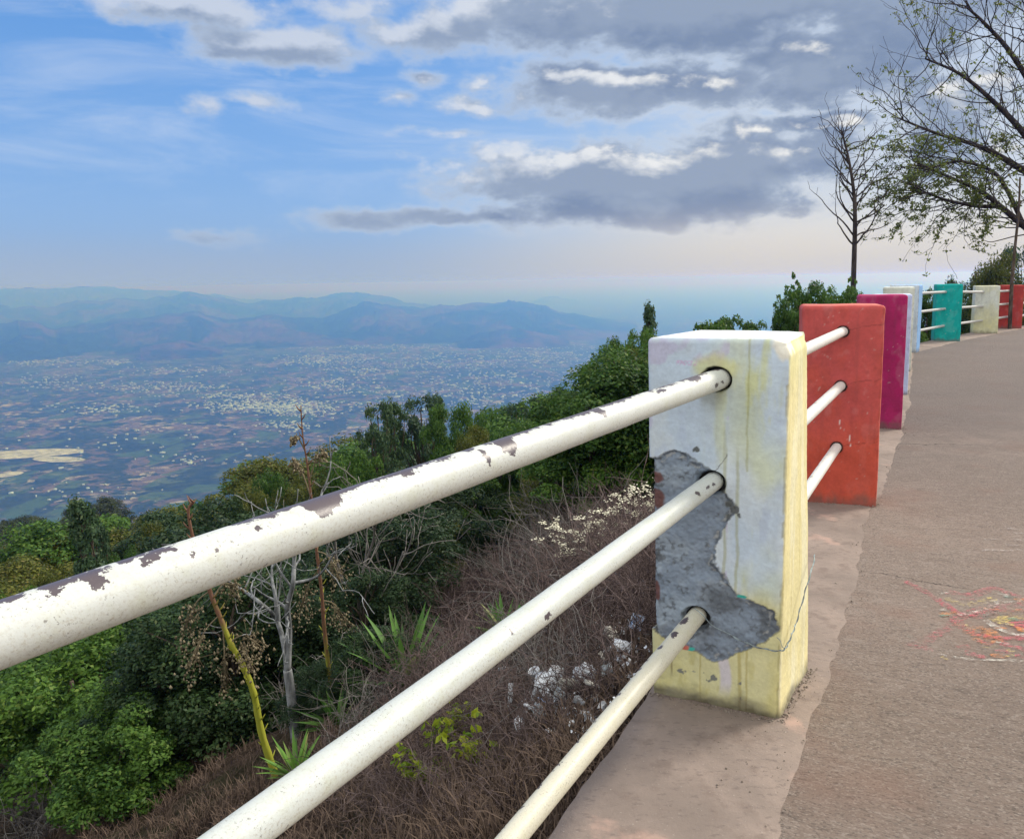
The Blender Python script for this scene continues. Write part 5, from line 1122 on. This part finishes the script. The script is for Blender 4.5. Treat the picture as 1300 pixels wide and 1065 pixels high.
# ------------------------------------------------------------------ world
SUN_EL, SUN_AZ = math.radians(36), math.radians(62)      # azimuth clockwise from straight ahead
w = bpy.data.worlds.new('World'); bpy.context.scene.world = w; w.use_nodes = True; t = NT(w.node_tree)
gen = t.n('ShaderNodeTexCoord').outputs['Generated']; sp = t.n('ShaderNodeSeparateXYZ', ins={0: gen}); gx, gy, gz_ = sp.outputs
az = t.m('ARCTAN2', gx, gy); el = t.m('ARCSINE', gz_)
sky = t.n('ShaderNodeTexSky', sky_type='NISHITA', sun_disc=False, sun_elevation=SUN_EL, sun_rotation=SUN_AZ, altitude=900., air_density=1.2, dust_density=1.5, ozone_density=2.)
base = t.mix(1., sky.outputs[0], (.105, .118, .130), 'MULTIPLY')
def pix(px, py):
    d = ray(px, py); d = d/np.linalg.norm(d); return math.atan2(d[0], d[1]), math.asin(d[2])
grp = bpy.data.node_groups.new('cloud_density', 'ShaderNodeTree'); grp.interface.new_socket('p', in_out='INPUT', socket_type='NodeSocketVector'); grp.interface.new_socket('d', in_out='OUTPUT', socket_type='NodeSocketFloat')
g = NT(grp); gi = g.n('NodeGroupInput'); p_in = gi.outputs[0]
blobs = [(900, 5, 380, 52, 1.0), (1180, 8, 150, 60, .9), (640, 20, 120, 30, .55), (545, 40, 90, 26, .75), (340, 60, 105, 24, .85), (235, 12, 110, 14, .75), (455, 10, 60, 14, .5),
         (770, 112, 150, 30, .95), (900, 100, 90, 30, .8), (1050, 100, 110, 34, .9), (760, 225, 210, 42, .95), (900, 220, 170, 52, 1.0), (820, 265, 260, 30, .9), (1030, 195, 80, 30, .7), (560, 280, 190, 13, .72), (655, 224, 40, 14, .7),
         (1040, 158, 80, 18, .8), (1120, 300, 60, 10, .3), (540, 96, 30, 9, .34), (258, 140, 20, 10, .36), (510, 122, 26, 11, .40), (325, 128, 36, 9, .42), (620, 108, 34, 11, .5), (280, 298, 45, 9, .5), (590, 130, 45, 10, .45), (1000, 60, 120, 26, .7), (1200, 150, 90, 60, .7), (560, 165, 50, 6, .3)]
wv = g.n('ShaderNodeTexNoise', ins={'Vector': g.mapping(p_in, sc=(1, 1.7, 1)), 'Scale': 9., 'Detail': 5., 'Roughness': .6}).outputs[1]
pw = g.vm('ADD', p_in, g.vm('MULTIPLY', g.vm('SUBTRACT', wv, (.5, .5, .5)), (.085, .05, 0)))
acc = None
for (cx, cy, rx, ry, s) in blobs:
    a0, e0 = pix(cx, cy); rx_, ry_ = rx/FPX*1.12, ry/FPX*1.28
    L = g.n('ShaderNodeVectorMath', operation='LENGTH', ins={0: g.mapping(pw, loc=(-a0/rx_, -e0/ry_, 0), sc=(1/rx_, 1/ry_, 0))}).outputs['Value']
    v_ = g.m('MULTIPLY', g.m('SUBTRACT', 1., L), s)
    acc = v_ if acc is None else g.n('ShaderNodeMath', operation='SMOOTH_MAX', ins={0: acc, 1: v_, 2: .15}).outputs[0]
# clouds elsewhere in the sky, outside the view
outv = g.n('ShaderNodeSeparateXYZ', ins={0: p_in}); oo = g.m('MAXIMUM', g.ss(g.m('ABSOLUTE', outv.outputs[0]), .68, .85), g.ss(outv.outputs[1], .36, .5))
oc = g.m('SUBTRACT', g.m('MULTIPLY', g.noise(g.mapping(p_in, sc=(1, 2, 1)), 3., 4, .55), 2.2), 1.0); acc = g.m('MAXIMUM', acc, g.m('ADD', oc, g.m('MULTIPLY', g.m('SUBTRACT', oo, 1.), 3.)))
n1 = g.noise(g.mapping(p_in, sc=(1, 1.9, 1)), 12, 7, .56, .15)
n2 = g.noise(g.mapping(p_in, sc=(1, 1.5, 1)), 40, 5, .6, .1)
dd = g.m('ADD', g.m('MULTIPLY', g.m('MAXIMUM', acc, -1.), .95), g.m('ADD', g.m('MULTIPLY', g.m('SUBTRACT', n1, .52), 1.15), g.m('MULTIPLY', g.m('SUBTRACT', n2, .5), .30)))
go = g.n('NodeGroupOutput'); grp.links.new(dd, go.inputs[0])
pv = t.n('ShaderNodeCombineXYZ', ins={0: az, 1: el, 2: 0.}).outputs[0]
def dens(off_):
    x = t.n('ShaderNodeGroup'); x.node_tree = grp; t.nt.links.new(t.vm('ADD', pv, off_), x.inputs[0]); return x.outputs[0]
D0 = dens((0, 0, 0)); D1 = dens((.006, .018, 0)); D2 = dens((.018, .05, 0))
# horizon haze: bluish grey at left, warm cream towards the sun side
kx = t.ss(az, -.25, .36)
hor = t.mix(kx, (.33, .43, .60), (.80, .70, .58))
hf = t.m('POWER', t.lin(t.m('ABSOLUTE', el), 0., .40, 1., 0.), t.lin(kx, 0, 1, 5.2, 2.2))
zen = t.mix(kx, (.105, .30, .70), (.28, .43, .68))
skyc = t.mix(.75, base, zen)
skyc = t.mix(t.m('MULTIPLY', hf, .96), skyc, hor)
mid = t.m('MULTIPLY', t.ss(el, .02, .10), t.ss(el, .32, .15)); skyc = t.mix(t.m('MULTIPLY', mid, .16), skyc, (.40, .56, .80))
lowh = t.ss(el, .075, -.005)
skyc = t.mix(t.m('MULTIPLY', lowh, .75), skyc, t.mix(kx, (.335, .415, .545), (.50, .505, .51)))
# thin high cirrus
ci = t.noise(t.mapping(pv, rot=(0, 0, -.2), sc=(1, 5, 1)), 3.2, 7, .62, .6); ci = t.m('MULTIPLY', t.ss(ci, .42, .72), t.ss(el, .06, .16)); skyc = t.mix(t.m('MULTIPLY', ci, .4), skyc, (.56, .64, .78))
al = t.ss(D0, -.12, .36)
thick = t.ss(D0, .05, .55)
vol = t.ss(t.m('SUBTRACT', D0, D2), -.22, .38)
body = t.mix(thick, (.50, .58, .70), (.15, .215, .355)); body = t.mix(t.m('MULTIPLY', vol, .45), body, (.40, .47, .58)); body = t.mix(t.m('MULTIPLY', kx, .3), body, (.26, .31, .39))
lit = t.m('ADD', t.m('SUBTRACT', D0, D1), t.m('MULTIPLY', t.m('SUBTRACT', D0, D2), .5)); lit = t.m('MULTIPLY', t.ss(lit, .06, .42), t.ss(el, .085, .135))
edge_l = t.m('MULTIPLY', t.ss(D0, .0, .10), t.ss(D0, .34, .10))
bright = t.m('MAXIMUM', t.m('MULTIPLY', lit, t.ss(D1, .45, .05)), t.m('MULTIPLY', edge_l, t.m('MULTIPLY', kx, .35)))
lc = t.mix(kx, (.52, .58, .69), (.84, .83, .80)); cl = t.mix(bright, body, lc)
lowf = t.ss(el, .10, .02)        # low cloud sinks into the haze
cl = t.mix(t.m('MULTIPLY', lowf, .6), cl, hor)
al = t.m('MULTIPLY', al, t.ss(el, .015, .07))
fin = t.mix(t.m('MULTIPLY', al, .94), skyc, cl)
fin = t.mix(t.ss(el, -.05, -.2), fin, (.20, .22, .24))
# added fill light: unseen sky overhead and behind brightened to light the foreground
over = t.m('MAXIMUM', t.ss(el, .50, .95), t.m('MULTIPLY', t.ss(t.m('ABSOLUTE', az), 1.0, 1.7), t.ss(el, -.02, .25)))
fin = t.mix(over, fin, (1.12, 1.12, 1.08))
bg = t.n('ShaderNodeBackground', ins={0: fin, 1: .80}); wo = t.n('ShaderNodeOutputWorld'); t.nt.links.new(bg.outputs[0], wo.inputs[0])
w.cycles.sampling_method = 'MANUAL'; w.cycles.sample_map_resolution = 512
# ------------------------------------------------------------------ sun, camera, settings
l = bpy.data.lights.new('sun', 'SUN'); l.energy = 2.7; l.angle = math.radians(16); l.color = (1., .93, .80)
lo = bpy.data.objects.new('sun', l); C.objects.link(lo)
sd = Vector((math.sin(SUN_AZ)*math.cos(SUN_EL), math.cos(SUN_AZ)*math.cos(SUN_EL), math.sin(SUN_EL))); lo.rotation_euler = sd.to_track_quat('Z', 'Y').to_euler(); lo.location = (5, 5, 10)
cam = bpy.data.cameras.new('camera'); co = bpy.data.objects.new('camera', cam); C.objects.link(co)
mw = Matrix.Identity(4)
for i in range(3): mw[i][0] = R_[i]; mw[i][1] = U_[i]; mw[i][2] = -F_[i]; mw[i][3] = EY[i]
co.matrix_world = mw; cam.sensor_fit = 'HORIZONTAL'; cam.sensor_width = 36; cam.lens = FPX/1300*36; cam.shift_y = -45/1300
cam.clip_start = .05; cam.clip_end = 150000
S = bpy.context.scene; S.camera = co; S.render.engine = 'CYCLES'
S.cycles.volume_bounces = 0; S.cycles.max_bounces = 6; S.cycles.diffuse_bounces = 3; S.cycles.glossy_bounces = 2; S.cycles.transmission_bounces = 3; S.cycles.transparent_max_bounces = 8
S.cycles.use_denoising = True; S.cycles.use_adaptive_sampling = True; S.cycles.sample_clamp_indirect = 4
S.view_settings.view_transform = 'Standard'; S.view_settings.look = 'None'; S.view_settings.exposure = .5; S.view_settings.gamma = 1
